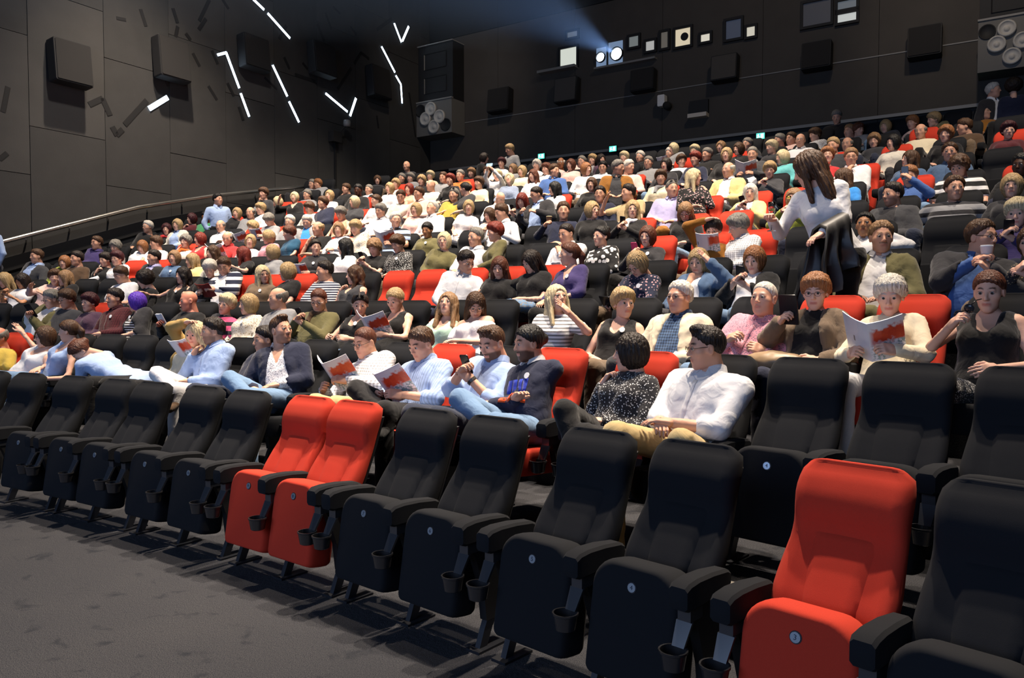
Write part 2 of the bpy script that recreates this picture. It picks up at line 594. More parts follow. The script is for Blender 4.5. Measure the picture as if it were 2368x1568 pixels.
# handrail on the panelled wall
rp = [(-60, 577), (0, 561), (160, 520), (320, 480), (500, 452), (745, 427)]
rl = empty('handrail', tuple(on_left(320, 480, .0)[:2]) + (0,))
tag(rl, 'long steel handrail climbing the dark panelled wall', 'handrail')
inv = Matrix.Translation(-rl.location)
pts = [inv @ Vector(on_left(x, y, .16)) for x, y in rp]
pts.append(inv @ Vector(on_left(776, 436, .05)))
MB().tube(pts, .045, 10).build('rail', M_STEEL, rl, True)
for x, y in ((60, 546), (160, 520), (250, 497), (340, 477), (420, 464), (500, 452), (590, 443), (680, 434)):
    a = inv @ Vector(on_left(x, y, .16)); b = inv @ Vector(on_left(x, y, .0)); b.z -= .12
    MB().tube([a, a + Vector((0, 0, -.09)), b], .016, 6).build('bracket', M_STEEL, rl, True)
mb = MB()
for (x0, y0), (x1, y1) in zip(rp[:-1], rp[1:]):
    a, b = left_u(x0, y0), left_u(x1, y1)
    rings = []
    for u, z in (a, b):
        rings.append([ML @ Vector((u, 0, z - .55)), ML @ Vector((u, .04, z - .55)), ML @ Vector((u, .04, z - .30)), ML @ Vector((u, 0, z - .30))])
    mb.loft(rings, True)
struct(mb.build('trim_3', M_BLACK))
# small post with a lamp at the top end of the handrail
u, z = left_u(776, 320); ub, zb = left_u(774, 440)
po = empty('wall_camera', ML @ Vector((u, .0, 0)))
tag(po, 'small camera on a bracket with a thin conduit above the handrail end', 'camera')
Mi = Matrix.Translation(-po.location)
q = MB(); q.box((ub, .03, (z + zb) / 2), (.03, .02, abs(z - zb) / 2), Mi @ ML); q.build('conduit', M_BLACK, po)
q = MB(); q.box((u - .12, .10, z), (.16, .10, .14), Mi @ ML); q.build('junction_box', M_DARKBOX, po)
q = MB(); q.tube([Mi @ ML @ Vector((u, .1, z + .1)), Mi @ ML @ Vector((u + .15, .25, z + .35))], .02); q.build('bracket', M_DARKBOX, po)
q = MB(); q.lathe((u + .15, .28, z + .40), ((.02, -.09), (.09, -.07), (.10, 0), (.09, .08), (.02, .1)), 'z', 14, Mi @ ML); q.build('camera_dome', plain('dome_grey', (.25, .25, .24), .3), po, True)

# ---- light channels on the panelled wall
M_LED = plain('lit_led', (.8, .9, 1), .5, emit=(.62, .80, 1.0), estr=9)
M_CH = plain('unlit_channel', (.006, .0045, .004), .8)
M_CHF = plain('channel_edge', (.03, .028, .026), .6)
_o1 = 'first second third fourth fifth sixth seventh eighth ninth tenth eleventh twelfth thirteenth fourteenth fifteenth sixteenth seventeenth eighteenth nineteenth twentieth'.split()
ORD = _o1 + [t + '-' + u for t in ('twenty', 'thirty', 'forty', 'fifty', 'sixty') for u in _o1[:9]]
lit = [([(586, 0), (609, 22)], 1), ([(619, 32), (669, 88)], 1), ([(503, 127), (522, 122), (552, 203)], 1), ([(556, 217), (575, 269)], 1),
       ([(630, 152), (663, 222)], 1), ([(668, 236), (690, 282)], 1), ([(345, 251), (386, 226)], 1.8), ([(753, 217), (802, 258)], 1),
       ([(809, 267), (822, 228)], 1.2), ([(882, 109), (912, 167)], 1), ([(915, 176), (926, 195), (929, 238)], 1), ([(911, 55), (927, 97)], 1), ([(930, 94), (944, 62)], 1.2)]
unlit = [([(207, 242), (237, 228), (254, 266)], 1.6), ([(289, 288), (339, 233)], 1.6), ([(260, 294), (270, 312), (283, 300)], 1.6),
         ([(325, 22), (337, 60)], 1), ([(400, 20), (410, 52)], 1), ([(411, 62), (406, 85)], 1), ([(484, 0), (461, 48)], 1), ([(476, 44), (460, 68)], 1),
         ([(446, 124), (461, 153)], 1), ([(490, 118), (503, 148)], 1), ([(482, 200), (501, 231)], 1), ([(526, 193), (540, 221)], 1),
         ([(382, 180), (389, 198)], 1), ([(657, 133), (669, 159)], 1), ([(683, 173), (729, 189)], 1.2), ([(781, 206), (812, 158)], 1),
         ([(819, 147), (835, 122), (853, 136)], 1), ([(734, 56), (749, 94)], 1), ([(752, 30), (766, 68)], 1), ([(872, 68), (906, 44)], 1.2),
         ([(553, 248), (562, 277)], 1), ([(871, 268), (875, 296)], .8), ([(946, 215), (961, 316)], .8), ([(18, 202), (7, 258)], 1.2),
         ([(0, 368), (16, 355)], 1.2), ([(770, 16), (786, 32)], .8), ([(700, 146), (711, 160)], .8), ([(612, 180), (640, 206)], .6),
         ([(662, 60), (646, 90)], 1), ([(430, 78), (440, 92)], 1), ([(270, 42), (290, 46)], .8), ([(515, 0), (528, 20)], .8), ([(810, 62), (824, 80)], .8), ([(890, 130), (900, 118)], .8)]
def channel(pts, w, on, lab):
    uv = [left_u(x, y) for x, y in pts]
    hw = .029 * w
    root = empty('light_strip' if on else 'light_channel', ML @ Vector((uv[0][0], 0, uv[0][1])))
    Mi = Matrix.Translation(-root.location) @ ML
    for (u0, z0), (u1, z1) in zip(uv[:-1], uv[1:]):
        d = Vector((u1 - u0, 0, z1 - z0)); L = d.length; d.normalize(); nrm = Vector((-d.z, 0, d.x))
        def bar(o0, o1, wd, name, mat):
            mb = MB(); rings = []
            for t in (-.01, L + .01):
                c = Vector((u0, 0, z0)) + d * t
                rings.append([Mi @ (c + nrm * s * wd + Vector((0, yy, 0))) for s, yy in ((-1, o0), (1, o0), (1, o1), (-1, o1))])
            mb.loft(rings, True); mb.build(name, mat, root)
        bar(-.01, .012 if on else .004, hw + .012, 'housing', M_CHF if on else M_CH)
        bar(.0, .020 if on else .006, hw, 'diffuser' if on else 'slot', M_LED if on else M_BLACK)
    tag(root, lab, 'light', 'lit light strips on the wall' if on else 'unlit light channels on the wall')
for k, (p, w) in enumerate(sorted(lit, key=lambda a: a[0][0][0])):
    channel(p, w, True, 'glowing white %s light strip, %s lit one from the screen end of the wall' % ('bent' if len(p) > 2 else 'slanting', ORD[k]))
for k, (p, w) in enumerate(sorted(unlit, key=lambda a: a[0][0][0])):
    channel(p, w, False, 'dark unlit %s wall channel, %s unlit one from the screen end of the wall' % ('bent' if len(p) > 2 else 'slanting', ORD[k]))

# ---- wall loudspeakers
def wall_box(M, uf, x0, x1, y0, y1, mat, lab, depth=.26, tilt=6):
    def uf(x, y, left=(M is ML)):
        p = on_left(x, y, .34) if left else on_back(x, y, .34)
        return float(np.dot(p[:2] - (WALL_A if left else WALL_B), LW if left else BW)), float(p[2])
    cx, cy = (x0 + x1) / 2, (y0 + y1) / 2
    ua, _ = uf(x0, cy); ub, _ = uf(x1, cy)
    um, zt = uf(cx, y0); _, zb = uf(cx, y1)
    w, h = abs(ub - ua) / 2, abs(zt - zb) / 2
    root = empty('wall_speaker', M @ Vector((um, 0, (zt + zb) / 2)))
    Mi = Matrix.Translation(-root.location) @ M @ Matrix.Translation((um, depth / 2 + .06, (zt + zb) / 2)) @ Matrix.Rotation(math.radians(tilt), 4, 'X')
    q = MB(); q.rbox((0, 0, 0), (w, depth / 2, h), .03, Mi); q.build('cabinet', M_BLACK, root)
    q = MB(); q.rbox((0, depth / 2 + .006, 0), (w - .025, .012, h - .025), .02, Mi); q.build('grille', mat, root)
    Mw = Matrix.Translation(-root.location) @ M
    q = MB(); q.box((um, .06, (zt + zb) / 2), (.08, .08, .12), Mw); q.build('wall_bracket', M_BLACK, root)
    tag(root, lab, 'speaker', 'wall loudspeakers')
for k, (x0, x1, y0, y1) in enumerate([(128, 215, 95, 195), (371, 441, 88, 184), (568, 626, 83, 160), (729, 779, 99, 174), (864, 906, 154, 226)]):
    wall_box(ML, left_u, x0, x1, y0, y1, M_DARKBOX, 'black square loudspeaker high on the handrail wall, %s from the screen end' % ORD[k])
for k, (x0, x1, y0, y1, m) in enumerate([(1125, 1174, 203, 258, M_DARKBOX), (1280, 1331, 178, 236, M_GREYBOX), (1456, 1510, 158, 210, M_DARKBOX),
                                         (1642, 1703, 125, 185, M_GREYBOX), (1852, 1921, 94, 158, M_DARKBOX), (2098, 2178, 57, 130, M_DARKBOX)]):
    wall_box(MBK, back_u, x0, x1, y0, y1, m, 'square loudspeaker on the projection wall, %s from the handrail corner' % ORD[k])

# ---- tall loudspeaker stacks in the corners of the projection wall
M_CONE = plain('woofer_cone', (.46, .44, .40), .55, var=.15, scale=20)
M_BAFFLE = plain('speaker_baffle', (.13, .125, .115), .7)
def stack(x0, x1, ytop, ymid, ybot, lab):
    ua, _ = back_u(x0, ymid); ub, _ = back_u(x1, ymid)
    cx = (x0 + x1) / 2
    um, zb = back_u(cx, ybot); _, zm = back_u(cx, ymid); _, zt = back_u(cx, ytop)
    w = abs(ub - ua) / 2; h = (zm - zb) / 2
    root = empty('loudspeaker_stack', MBK @ Vector((um, 0, zb)))
    Mi = Matrix.Translation(-root.location) @ MBK
    q = MB(); q.box((um, .35, (zb + zm) / 2), (w, .33, h), Mi); cb = q.build('bass_cabinet', M_BAFFLE, root)
    q = MB(); q.box((um, .30, (zm + zt) / 2), (w * .96, .28, (zt - zm) / 2), Mi); uc = q.build('horn_cabinet', M_BLACK, root)
    q = MB(); q.box((um, .66, zm + .02), (w * 1.02, .05, .02), Mi); q.build('shelf', M_TRIM, root)
    q = MB(); q.box((um, .34, zt + .015), (w, .3, .015), Mi); q.build('top_plate', M_TRIM, root)
    zc = (zb + zm) / 2; R = w * .29
    for dx, dz, mm in ((-.12, .55, M_CONE), (-.42, 0, M_CONE), (.36, .0, M_CONE), (.05, -.55, M_CONE), (-.72, .55, M_BLACK), (.68, -.52, M_BLACK)):
        q = MB()
        c = (um + dx * w, .685, zc + dz * h)
        if mm is M_CONE:
            q.lathe(c, ((R * 1.02, -.02), (R * 1.02, .055), (R * .93, .060), (R * .88, .068), (R * .80, .050), (R * .36, .004), (R * .33, .016), (R * .15, .030), (.002, .031)), 'y', 22, Mi)
        else:
            q.lathe(c, ((R * .95, -.02), (R * .95, .014), (R * .84, .014), (R * .8, .004), (.002, .003)), 'y', 20, Mi)
        # profile runs outward along +y: mirror so the cone opens towards the hall
        q.build('woofer' if mm is M_CONE else 'port', mm, cb, True)
    for fz in (.30, .72):
        z = zm + (zt - zm) * fz
        q = MB()
        rings = []
        for k, (sw, y) in enumerate(((.62, .60), (.5, .54), (.22, .44), (.12, .36))):
            rings.append([Mi @ Vector((um + sx * w * sw, y, z + sz * w * sw * .55)) for sx, sz in ((-1, -1), (1, -1), (1, 1), (-1, 1))])
        q.loft(rings, False); q.build('horn', plain('horn_black', (.02, .02, .021), .4), uc)
    tag(root, lab, 'speaker', 'corner loudspeaker stacks')
stack(993, 1075, 115, 245, 321, 'tall loudspeaker stack with four pale woofers beside the handrail wall corner')
stack(2262, 2410, -70, 62, 178, 'loudspeaker stack with pale woofers high above the standing people')

# ---- projection booth windows
def em(name, col, s):
    return plain(name, (.1, .1, .1), .4, emit=col, estr=s)
wins = [(1297, 1335, 112, 155, em('booth_white', (.72, .76, .68), .85), 0), (1313, 1337, 74, 87, em('booth_dim', (.12, .14, .16), .6), 0),
        (1456, 1478, 85, 109, em('booth_grey', (.16, .18, .18), .8), 0), (1495, 1515, 96, 118, em('booth_pale', (.45, .45, .44), .8), 0),
        (1530, 1546, 75, 112, em('booth_brown', (.10, .09, .075), .8), 0), (1563, 1598, 67, 107, em('booth_warm', (.72, .62, .44), .85), 1),
        (1622, 1643, 80, 97, em('booth_warm2', (.70, .66, .55), .9), 0), (1680, 1715, 47, 90, em('booth_blue', (.02, .028, .05), .8), 0),
        (1728, 1747, 63, 85, em('booth_warm3', (.62, .58, .48), .9), 0), (1858, 1922, 4, 58, em('booth_dark', (.008, .009, .014), .8), 0),
        (1938, 1981, 2, 26, em('booth_blue2', (.08, .095, .11), .9), 0), (1938, 1981, 27, 51, em('booth_white2', (.52, .54, .52), .9), 0)]
for k, (x0, x1, y0, y1, m, lampdisc) in enumerate(wins):
    ua, _ = back_u(x0, (y0 + y1) / 2); ub, _ = back_u(x1, (y0 + y1) / 2)
    um, zt = back_u((x0 + x1) / 2, y0); _, zb = back_u((x0 + x1) / 2, y1)
    w, h = (ub - ua) / 2, (zt - zb) / 2; zc = (zt + zb) / 2
    q = MB(); q.box((um, .01, zc), (w, .012, h), MBK)
    wo = struct(q.build('window_%d' % (k + 1), m))
    q = MB()
    for sx in (-1, 1): q.box((um + sx * (w + .03), .03, zc), (.03, .04, h + .06), MBK)
    for sz in (-1, 1): q.box((um, .03, zc + sz * (h + .03)), (w, .04, .03), MBK)
    q.build('window_frame', M_BLACK, wo)
    if lampdisc:
        q = MB(); q.lathe((um + w * .2, .03, zc + h * .05), ((.002, -.01), (w * .5, -.01), (w * .5, .01), (.002, .01)), 'y', 18, MBK); q.build('lens', M_BLACK, wo)
u0, z0 = back_u(1252, 172); u1, _ = back_u(1338, 160)
q = MB(); q.box(((u0 + u1) / 2, .12, z0), (abs(u1 - u0) / 2, .14, .035), MBK); struct(q.build('trim_4', M_TRIM))
u0, z0 = back_u(1380, 162); u1, _ = back_u(1520, 143)
q = MB(); q.box(((u0 + u1) / 2, .08, z0), (abs(u1 - u0) / 2, .10, .025), MBK); struct(q.build('trim_5', M_TRIM))
# recessed step-light box and small spotlight on the projection wall
u, z = back_u(1618, 254)
ro = empty('wall_recess_light', MBK @ Vector((u, 0, z))); Mi = Matrix.Translation(-ro.location) @ MBK
tag(ro, 'dark square wall box with a pale lower ledge under the booth windows', 'light')
w = abs(back_u(1597, 254)[0] - back_u(1640, 254)[0]) / 2
q = MB(); q.box((u, .03, z + .05), (w, .05, .18), Mi); q.build('recess', M_BLACK, ro)
q = MB(); q.box((u, .10, z - .17), (w, .12, .05), Mi); q.build('ledge', plain('ledge_cream', (.62, .55, .46), .5), ro)
u, z = back_u(1540, 242)
so = empty('wall_spotlight', MBK @ Vector((u, 0, z))); Mi = Matrix.Translation(-so.location) @ MBK
tag(so, 'small white spotlight with black mount on the projection wall', 'light')
q = MB(); q.rbox((u - .04, .16, z + .06), (.10, .10, .15), .03, Mi @ Matrix.Identity(4)); q.build('lamp_head', plain('lamp_white', (.75, .74, .72), .4), so)
q = MB(); q.lathe((u + .10, .16, z - .08), ((.02, -.10), (.10, -.08), (.11, .02), (.09, .10), (.02, .12)), 'y', 14, Mi); q.build('mount', M_DARKBOX, so, True)
q = MB(); q.box((u, .05, z), (.05, .06, .05), Mi); q.build('bracket', M_BLACK, so)

# projectors behind their ports
M_LENS = plain('projector_glare', (1, 1, 1), .3, emit=(.72, .86, 1.0), estr=28)
M_PORT = plain('port_glass', (.10, .13, .18), .15, emit=(.18, .26, .40), estr=.8)  # bluish glow of the projector glare put into the glass
for k, (x, y, rpx, px0, px1, py0, py1) in enumerate([(1391, 134, 9.5, 1380, 1402, 113, 160), (1428, 126, 12.5, 1408, 1440, 100, 150)]):
    u, z = back_u(x, y)
    o = empty('projector', MBK @ Vector((u, 0, z))); Mi = Matrix.Translation(-o.location) @ MBK
    ua, zt = back_u(px0, py0); ub, zb = back_u(px1, py1)
    q = MB(); q.box(((ua + ub) / 2, .012, (zt + zb) / 2), (abs(ub - ua) / 2, .012, abs(zt - zb) / 2), Mi); q.build('port_glass', M_PORT, o)
    R = rpx * 21.5 / FPX  # lens disc oversized so its emission stands for the glare around it
    q = MB(); q.lathe((u, .05, z), ((R * 1.25, -.03), (R * 1.25, .05), (R * 1.1, .05), (R * 1.08, .0)), 'y', 20, Mi); q.build('lens_barrel', M_BLACK, o, True)
    q = MB(); q.lathe((u, .05, z), ((.002, .05), (R * .5, .045), (R * .85, .03), (R * 1.05, .0)), 'y', 20, Mi); q.build('lens', M_LENS, o, True)
    tag(o, 'glaring white projector lens in the booth, the %s one' % ('larger and brighter' if k else 'smaller'), 'projector', 'projectors')

# exit signs along the rail of the projection wall
M_EXIT = plain('exit_green', (.05, .6, .45), .4, emit=(.10, .78, .56), estr=1.6)
M_EXITW = plain('exit_white', (.9, .95, .95), .4, emit=(.80, 1.0, .95), estr=2.2)
for k, (x, y) in enumerate([(1257, 363), (1422, 346), (1762, 317), (2220, 276)]):
    u, z = back_u(x, y)
    o = empty('exit_sign', MBK @ Vector((u, 0, z))); Mi = Matrix.Translation(-o.location) @ MBK
    hw = .105 if k < 2 else .10
    q = MB(); q.rbox((u, .10, z), (hw + .012, .03, .085), .012, Mi); q.build('housing', M_BLACK, o)
    q = MB(); q.box((u, .133, z), (hw, .004, .072), Mi); q.build('sign_face', M_EXIT, o)
    # running figure and doorway
    q = MB()
    for (cx, cz, a, b) in ((-.05, .035, .012, .012), (-.05, .005, .013, .02), (-.03, -.02, .02, .008), (-.07, -.028, .018, .008), (-.075, .012, .018, .006), (.04, 0, .032, .052)):
        q.box((u + cx, .139, z + cz), (a, .002, b), Mi)
    q.build('pictogram', M_EXITW, o)
    tag(o, 'small green lit exit sign with running figure, %s from the handrail corner' % ORD[k], 'exit sign', 'exit signs')

# beam of the projector in the hazy air
pb = on_back(1426, 126, .15)
tgt = Vector((-8.5, -3.0, 5.6))
src = Vector(pb)
ax = (tgt - src).normalized()
sd = ax.cross(Vector((0, 0, 1))).normalized(); up = sd.cross(ax)
mb = MB(); rings = []
for t in (.05, 4, 9, 15, 26):
    rings.append([src + ax * t + sd * sx * (.12 + t * .20) + up * sz * (.10 + t * .12) for sx, sz in ((-1, -1), (1, -1), (1, 1), (-1, 1))])
mb.loft(rings, True)
m = bpy.data.materials.new('hazy_air'); m.use_nodes = True
nt = m.node_tree; nt.nodes.remove(nt.nodes['Principled BSDF'])
vs = nd(nt, 'ShaderNodeVolumeScatter'); vs.inputs['Color'].default_value = (.45, .65, 1, 1); vs.inputs['Density'].default_value = .005; vs.inputs['Anisotropy'].default_value = .2
nt.links.new(vs.outputs[0], nt.nodes['Material Output'].inputs['Volume'])
hz = mb.build('haze', m)
import bmesh
bm = bmesh.new(); bm.from_mesh(hz.data); bmesh.ops.recalc_face_normals(bm, faces=bm.faces); bm.to_mesh(hz.data); bm.free()
tag(hz, 'faint blue haze in the beam of the projector under the ceiling', 'haze', kind='stuff')
spot('projector_lamp', tuple(src + ax * .12), tuple(tgt), BEAM, 17, 1.0, (.55, .72, 1.0), .04)

# ------------------------------------------------------------------ cinema seats
def upholstery(name, col, var=.12):
    m, nt, b = new_mat(name)
    co = coords(nt)
    f = noise(nt, 520, 2, co)
    base = mix(nt, f, tuple(v * (1 - var * 2) for v in col), tuple(v * (1 + var) for v in col))
    nt.links.new(base, b.inputs['Base Color'])
    b.inputs['Roughness'].default_value = .93
    b.inputs['Specular IOR Level'].default_value = .18
    b.inputs['Sheen Weight'].default_value = .08
    b.inputs['Sheen Roughness'].default_value = .5
    b.inputs['Sheen Tint'].default_value = (*[min(1, v * 3 + .1) for v in col], 1)
    add_bump(nt, b, math_n(nt, 'ADD', math_n(nt, 'MULTIPLY', f, .25), noise(nt, 7, 2, co)), .22, .006)
    return m
U_BLACK = upholstery('seat_fabric_black', (.0105, .0115, .0140))
U_RED = upholstery('seat_fabric_red', (.50, .040, .020))
M_PLAST = plain('seat_plastic', (.008, .008, .009), .55)
M_LEG = plain('seat_leg_metal', (.02, .022, .028), .45, metal=.3)
M_CUP = plain('cup_plastic', (.02, .02, .022), .22, spec=.7)
M_BRK = plain('holder_bracket_satin', (.035, .037, .042), .22, spec=.8)
M_PLATE = plain('number_plate_metal', (.50, .58, .66), .25, metal=.7)
M_RIM = plain('number_plate_rim', (.02, .02, .025), .3)
M_DIGIT = plain('number_ink', (.02, .03, .06), .5)

def lerp_tab(tab, x):
    for (a, va), (b, vb) in zip(tab[:-1], tab[1:]):
        if x <= b: return va + (vb - va) * (x - a) / (b - a)
    return tab[-1][1]
BK_Y = [(.40, -.055), (.50, -.065), (.60, -.105), (.72, -.180), (.80, -.238), (.86, -.252), (.90, -.243), (.96, -.252), (1.02, -.285), (1.06, -.315), (1.08, -.350)]
BK_W = [(.40, .205), (.5, .215), (.65, .222), (.8, .212), (.9, .208), (1.0, .212), (1.05, .205), (1.08, .18)]
BK_B = [(.40, -.165), (.6, -.225), (.8, -.325), (.95, -.385), (1.05, -.415), (1.08, -.395)]
def back_mesh():
    mb = MB(); rings = []
    for k in range(23):
        z = .40 + .68 * (k / 22) ** .92
        w = lerp_tab(BK_W, z); yf = lerp_tab(BK_Y, z); yb = lerp_tab(BK_B, z)
        bol = .028 * max(0, 1 - abs(z - .62) / .30) + .006
        ring = []
        for i in range(17):
            s = -1 + 2 * i / 16
            y = yf + bol * (max(0, abs(s) - .5) / .5) ** 1.4 - (.035 * max(0, (abs(s) - .86) / .14) ** 2) - .006 * (1 - s * s)
            ring.append(Vector((s * w, max(y, yb + .045), z)))
        for s in (1.0, .85, 0, -.85, -1.0):
            ring.append(Vector((s * w * (.99 if abs(s) == 1 else 1), yb + (.03 if abs(s) == 1 else 0), z)))
        rings.append(ring)
    c = sum(rings[-1], Vector()) / len(rings[-1])
    for k, dz in ((.80, .008), (.45, .013), (.05, .014)):
        rings.append([Vector((c.x + (p.x - c.x) * (k * .35 + .65 if k > .1 else .5), c.y + (p.y - c.y) * k, p.z + dz)) for p in rings[22]])
    mb.loft(rings, True)
    return auto_smooth(mb.mesh('backrest'), 70)
def insert_mesh():
    mb = MB(); rings = []
    n = 12
    for k in range(n + 1):
        t = k / n
        z = .505 + .335 * t
        w = .098 + .030 * t
        yf = lerp_tab(BK_Y, z)
        e = min(1, min(t, 1 - t) * 9)
        ring = []
        for i in range(9):
            s = -1 + 2 * i / 8
            pr = .019 * min(1, (1 - abs(s)) * 5) * e
            ring.append(Vector((s * w, yf - .010 + pr, z)))
        for s in (1, -1): ring.append(Vector((s * w, yf - .03, z)))
        rings.append(ring)
    mb.loft(rings, True)
    return auto_smooth(mb.mesh('back_insert'), 60)
def shell_mesh():
    mb = MB(); rings = []
    for k in range(9):
        z = .30 + .70 * k / 8
        w = lerp_tab(BK_W, max(z, .4)) * .97; yb = lerp_tab(BK_B, max(z, .4))
        rings.append([Vector((s * w, yb + dy, z)) for s, dy in ((-1, .02), (-.9, -.018), (0, -.026), (.9, -.018), (1, .02))])
    mb.loft(rings, True)
    return auto_smooth(mb.mesh('back_shell'), 50)
def outline(w, zb, zt, rt, rb, n=7):
    p = []
    for cx, cz, r, a0 in ((w - rt, zt - rt, rt, 0), (-w + rt, zt - rt, rt, 90), (-w + rb, zb + rb, rb, 180), (w - rb, zb + rb, rb, 270)):
        for i in range(n + 1):
            a = math.radians(a0 + 90 * i / n)
            p.append((cx + r * math.cos(a), cz + r * math.sin(a)))
    return p
def cushion_mesh(folded):
    """one continuous padded cushion; x-z outline swept front to back"""
    mb = MB(); rings = []
    T = .085
    for y, k in ((-T, .90), (-T * .93, .955), (-T * .7, .99), (-T * .3, 1), (T * .3, 1), (T * .62, .985), (T * .86, .95), (T * .97, .90), (T, .84)):
        ol = outline(.213, 0, .485, .115, .035)
        rings.append([Vector((x * k, y + .004 * math.cos(x * 7), .2425 + (z - .2425) * (1 - (1 - k) * .62))) for x, z in ol])
    if folded:
        M = Matrix.Translation((0, .125, .165)) @ Matrix.Rotation(math.radians(9), 4, 'X')
    else:
        M = Matrix.Translation((0, -.10, .375)) @ Matrix.Rotation(math.radians(-86), 4, 'X')
    rings = [[M @ p for p in r] for r in rings]
    mb.loft(rings, True)
    return auto_smooth(mb.mesh('seat_cushion'), 55)
FM = Matrix.Translation((0, .125, .165)) @ Matrix.Rotation(math.radians(9), 4, 'X')
def plate_mesh(r0, y0, y1):
    mb = MB()
    mb.lathe((0, .083, .392), ((.001, y0), (r0, y0), (r0, y1), (.001, y1)), 'y', 18, FM)
    return auto_smooth(mb.mesh('number_plate'))
def arm_mesh():
    mb = MB()
    rings = []
    for y, zt, zb, w in ((-.14, .630, .570, .028), (-.10, .648, .560, .036), (.02, .662, .556, .042), (.13, .666, .552, .044), (.19, .660, .552, .044), (.214, .645, .560, .040), (.222, .62, .58, .03)):
        c = .012
        rings.append([Vector(p) for p in ((-w + c, y, zb), (w - c, y, zb), (w, y, zb + c), (w, y, zt - c), (w - c, y, zt), (-w + c, y, zt), (-w, y, zt - c), (-w, y, zb + c))])
    mb.loft(rings, True)
    return auto_smooth(mb.mesh('armrest'), 35)
def standard_mesh():
    mb = MB()
    rings = []
    for z, y0, y1 in ((.14, -.13, .03), (.30, -.14, .05), (.45, -.15, .10), (.565, -.15, .16)):
        rings.append([Vector((sx, y, z)) for sx, y in ((-.022, y0), (.022, y0), (.022, y1), (-.022, y1))])
    mb.loft(rings, True)
    return mb.mesh('arm_support')
def leg_mesh():
    mb = MB()
    rings = []
    for z, y0, y1 in ((.012, .02, .075), (.10, -.02, .04), (.20, -.09, -.01)):
        rings.append([Vector((sx, y, z)) for sx, y in ((-.016, y0), (.016, y0), (.016, y1), (-.016, y1))])
    mb.loft(rings, True)
    mb.box((0, .01, .006), (.045, .10, .006))
    return mb.mesh('leg')
def cup_mesh():
    mb = MB()
    mb.lathe((0, .245, .40), ((.034, -.055), (.042, -.05), (.052, .010), (.056, .013), (.056, .021), (.049, .021), (.042, -.045), (.002, -.046)), 'z', 20)
    return auto_smooth(mb.mesh('cup_holder'), 35)
def bracket_mesh():
    mb = MB()
    rings = []
    for t in range(6):
        y = .215 - .045 * t / 5; z = .42 + .085 * t / 5; w = .026 + .008 * t / 5
        rings.append([Vector((-w, y, z)), Vector((w, y, z)), Vector((w, y - .014, z)), Vector((-w, y - .014, z))])
    mb.loft(rings, True)
    mb.box((0, .125, .535), (.028, .045, .03))
    return auto_smooth(mb.mesh('holder_bracket'), 35)
SM = dict(back=back_mesh(), ins=insert_mesh(), shell=shell_mesh(), up=cushion_mesh(True), down=cushion_mesh(False), plate=plate_mesh(.0185, .004, .009),
          rim=plate_mesh(.0225, 0, .006), arm=arm_mesh(), std=standard_mesh(), leg=leg_mesh(), cup=cup_mesh(), brk=bracket_mesh())

_dig = {}
def digit_mesh(txt):
    if txt in _dig: return _dig[txt]
    cu = bpy.data.curves.new('number', 'FONT'); cu.body = txt; cu.size = .026; cu.align_x = 'CENTER'; cu.align_y = 'CENTER'; cu.extrude = .0006
    o = bpy.data.objects.new('number', cu); COL.objects.link(o)
    dg = bpy.context.evaluated_depsgraph_get()
    me = bpy.data.meshes.new_from_object(o.evaluated_get(dg))
    bpy.data.objects.remove(o)
    # stand it up facing +y, then follow the tilt of the folded cushion
    M = FM @ Matrix.Translation((0, .083 + .0095, .392)) @ Matrix.Rotation(PI, 4, 'Z') @ Matrix.Rotation(PI / 2, 4, 'X')
    me.transform(M)
    _dig[txt] = me
    return me

SEAT_N = 0
def make_seat(pos, rz, red, occupied, row, label, arms, detail, num=None):
    """arms: list of x offsets for armrests"""
    up = U_RED if red else U_BLACK
    s = empty('cinema_seat', pos, rz)
    tag(s, label, 'seat', 'cinema seats in curved rows')
    link('backrest', SM['back'], up, s)
    link('back_insert', SM['ins'], up, s)
    if detail > 0:
        link('back_shell', SM['shell'], M_PLAST, s)
    cu = link('seat_cushion', SM['down' if occupied else 'up'], up, s)
    if not occupied and detail > 1:
        p = link('number_plate', SM['rim'], M_RIM, s)
        link('plate_disc', SM['plate'], M_PLATE, p)
        if num: link('number', digit_mesh(str(num)), M_DIGIT, p)
    for ax in arms:
        a = link('armrest', SM['arm'], U_BLACK, s); a.location.x = ax
        if detail > 0:
            st = link('arm_support', SM['std'], M_PLAST, s); st.location.x = ax
        if detail > 1:
            c = link('cup_holder', SM['cup'], M_CUP, s); c.location.x = ax
            link('holder_bracket', SM['brk'], M_BRK, c)
            l = link('leg', SM['leg'], M_LEG, s); l.location.x = ax
    return s

def facing(phi):
    """rotation that turns local +y towards the screen (towards the centre of the arcs)"""
    return phi + PI / 2

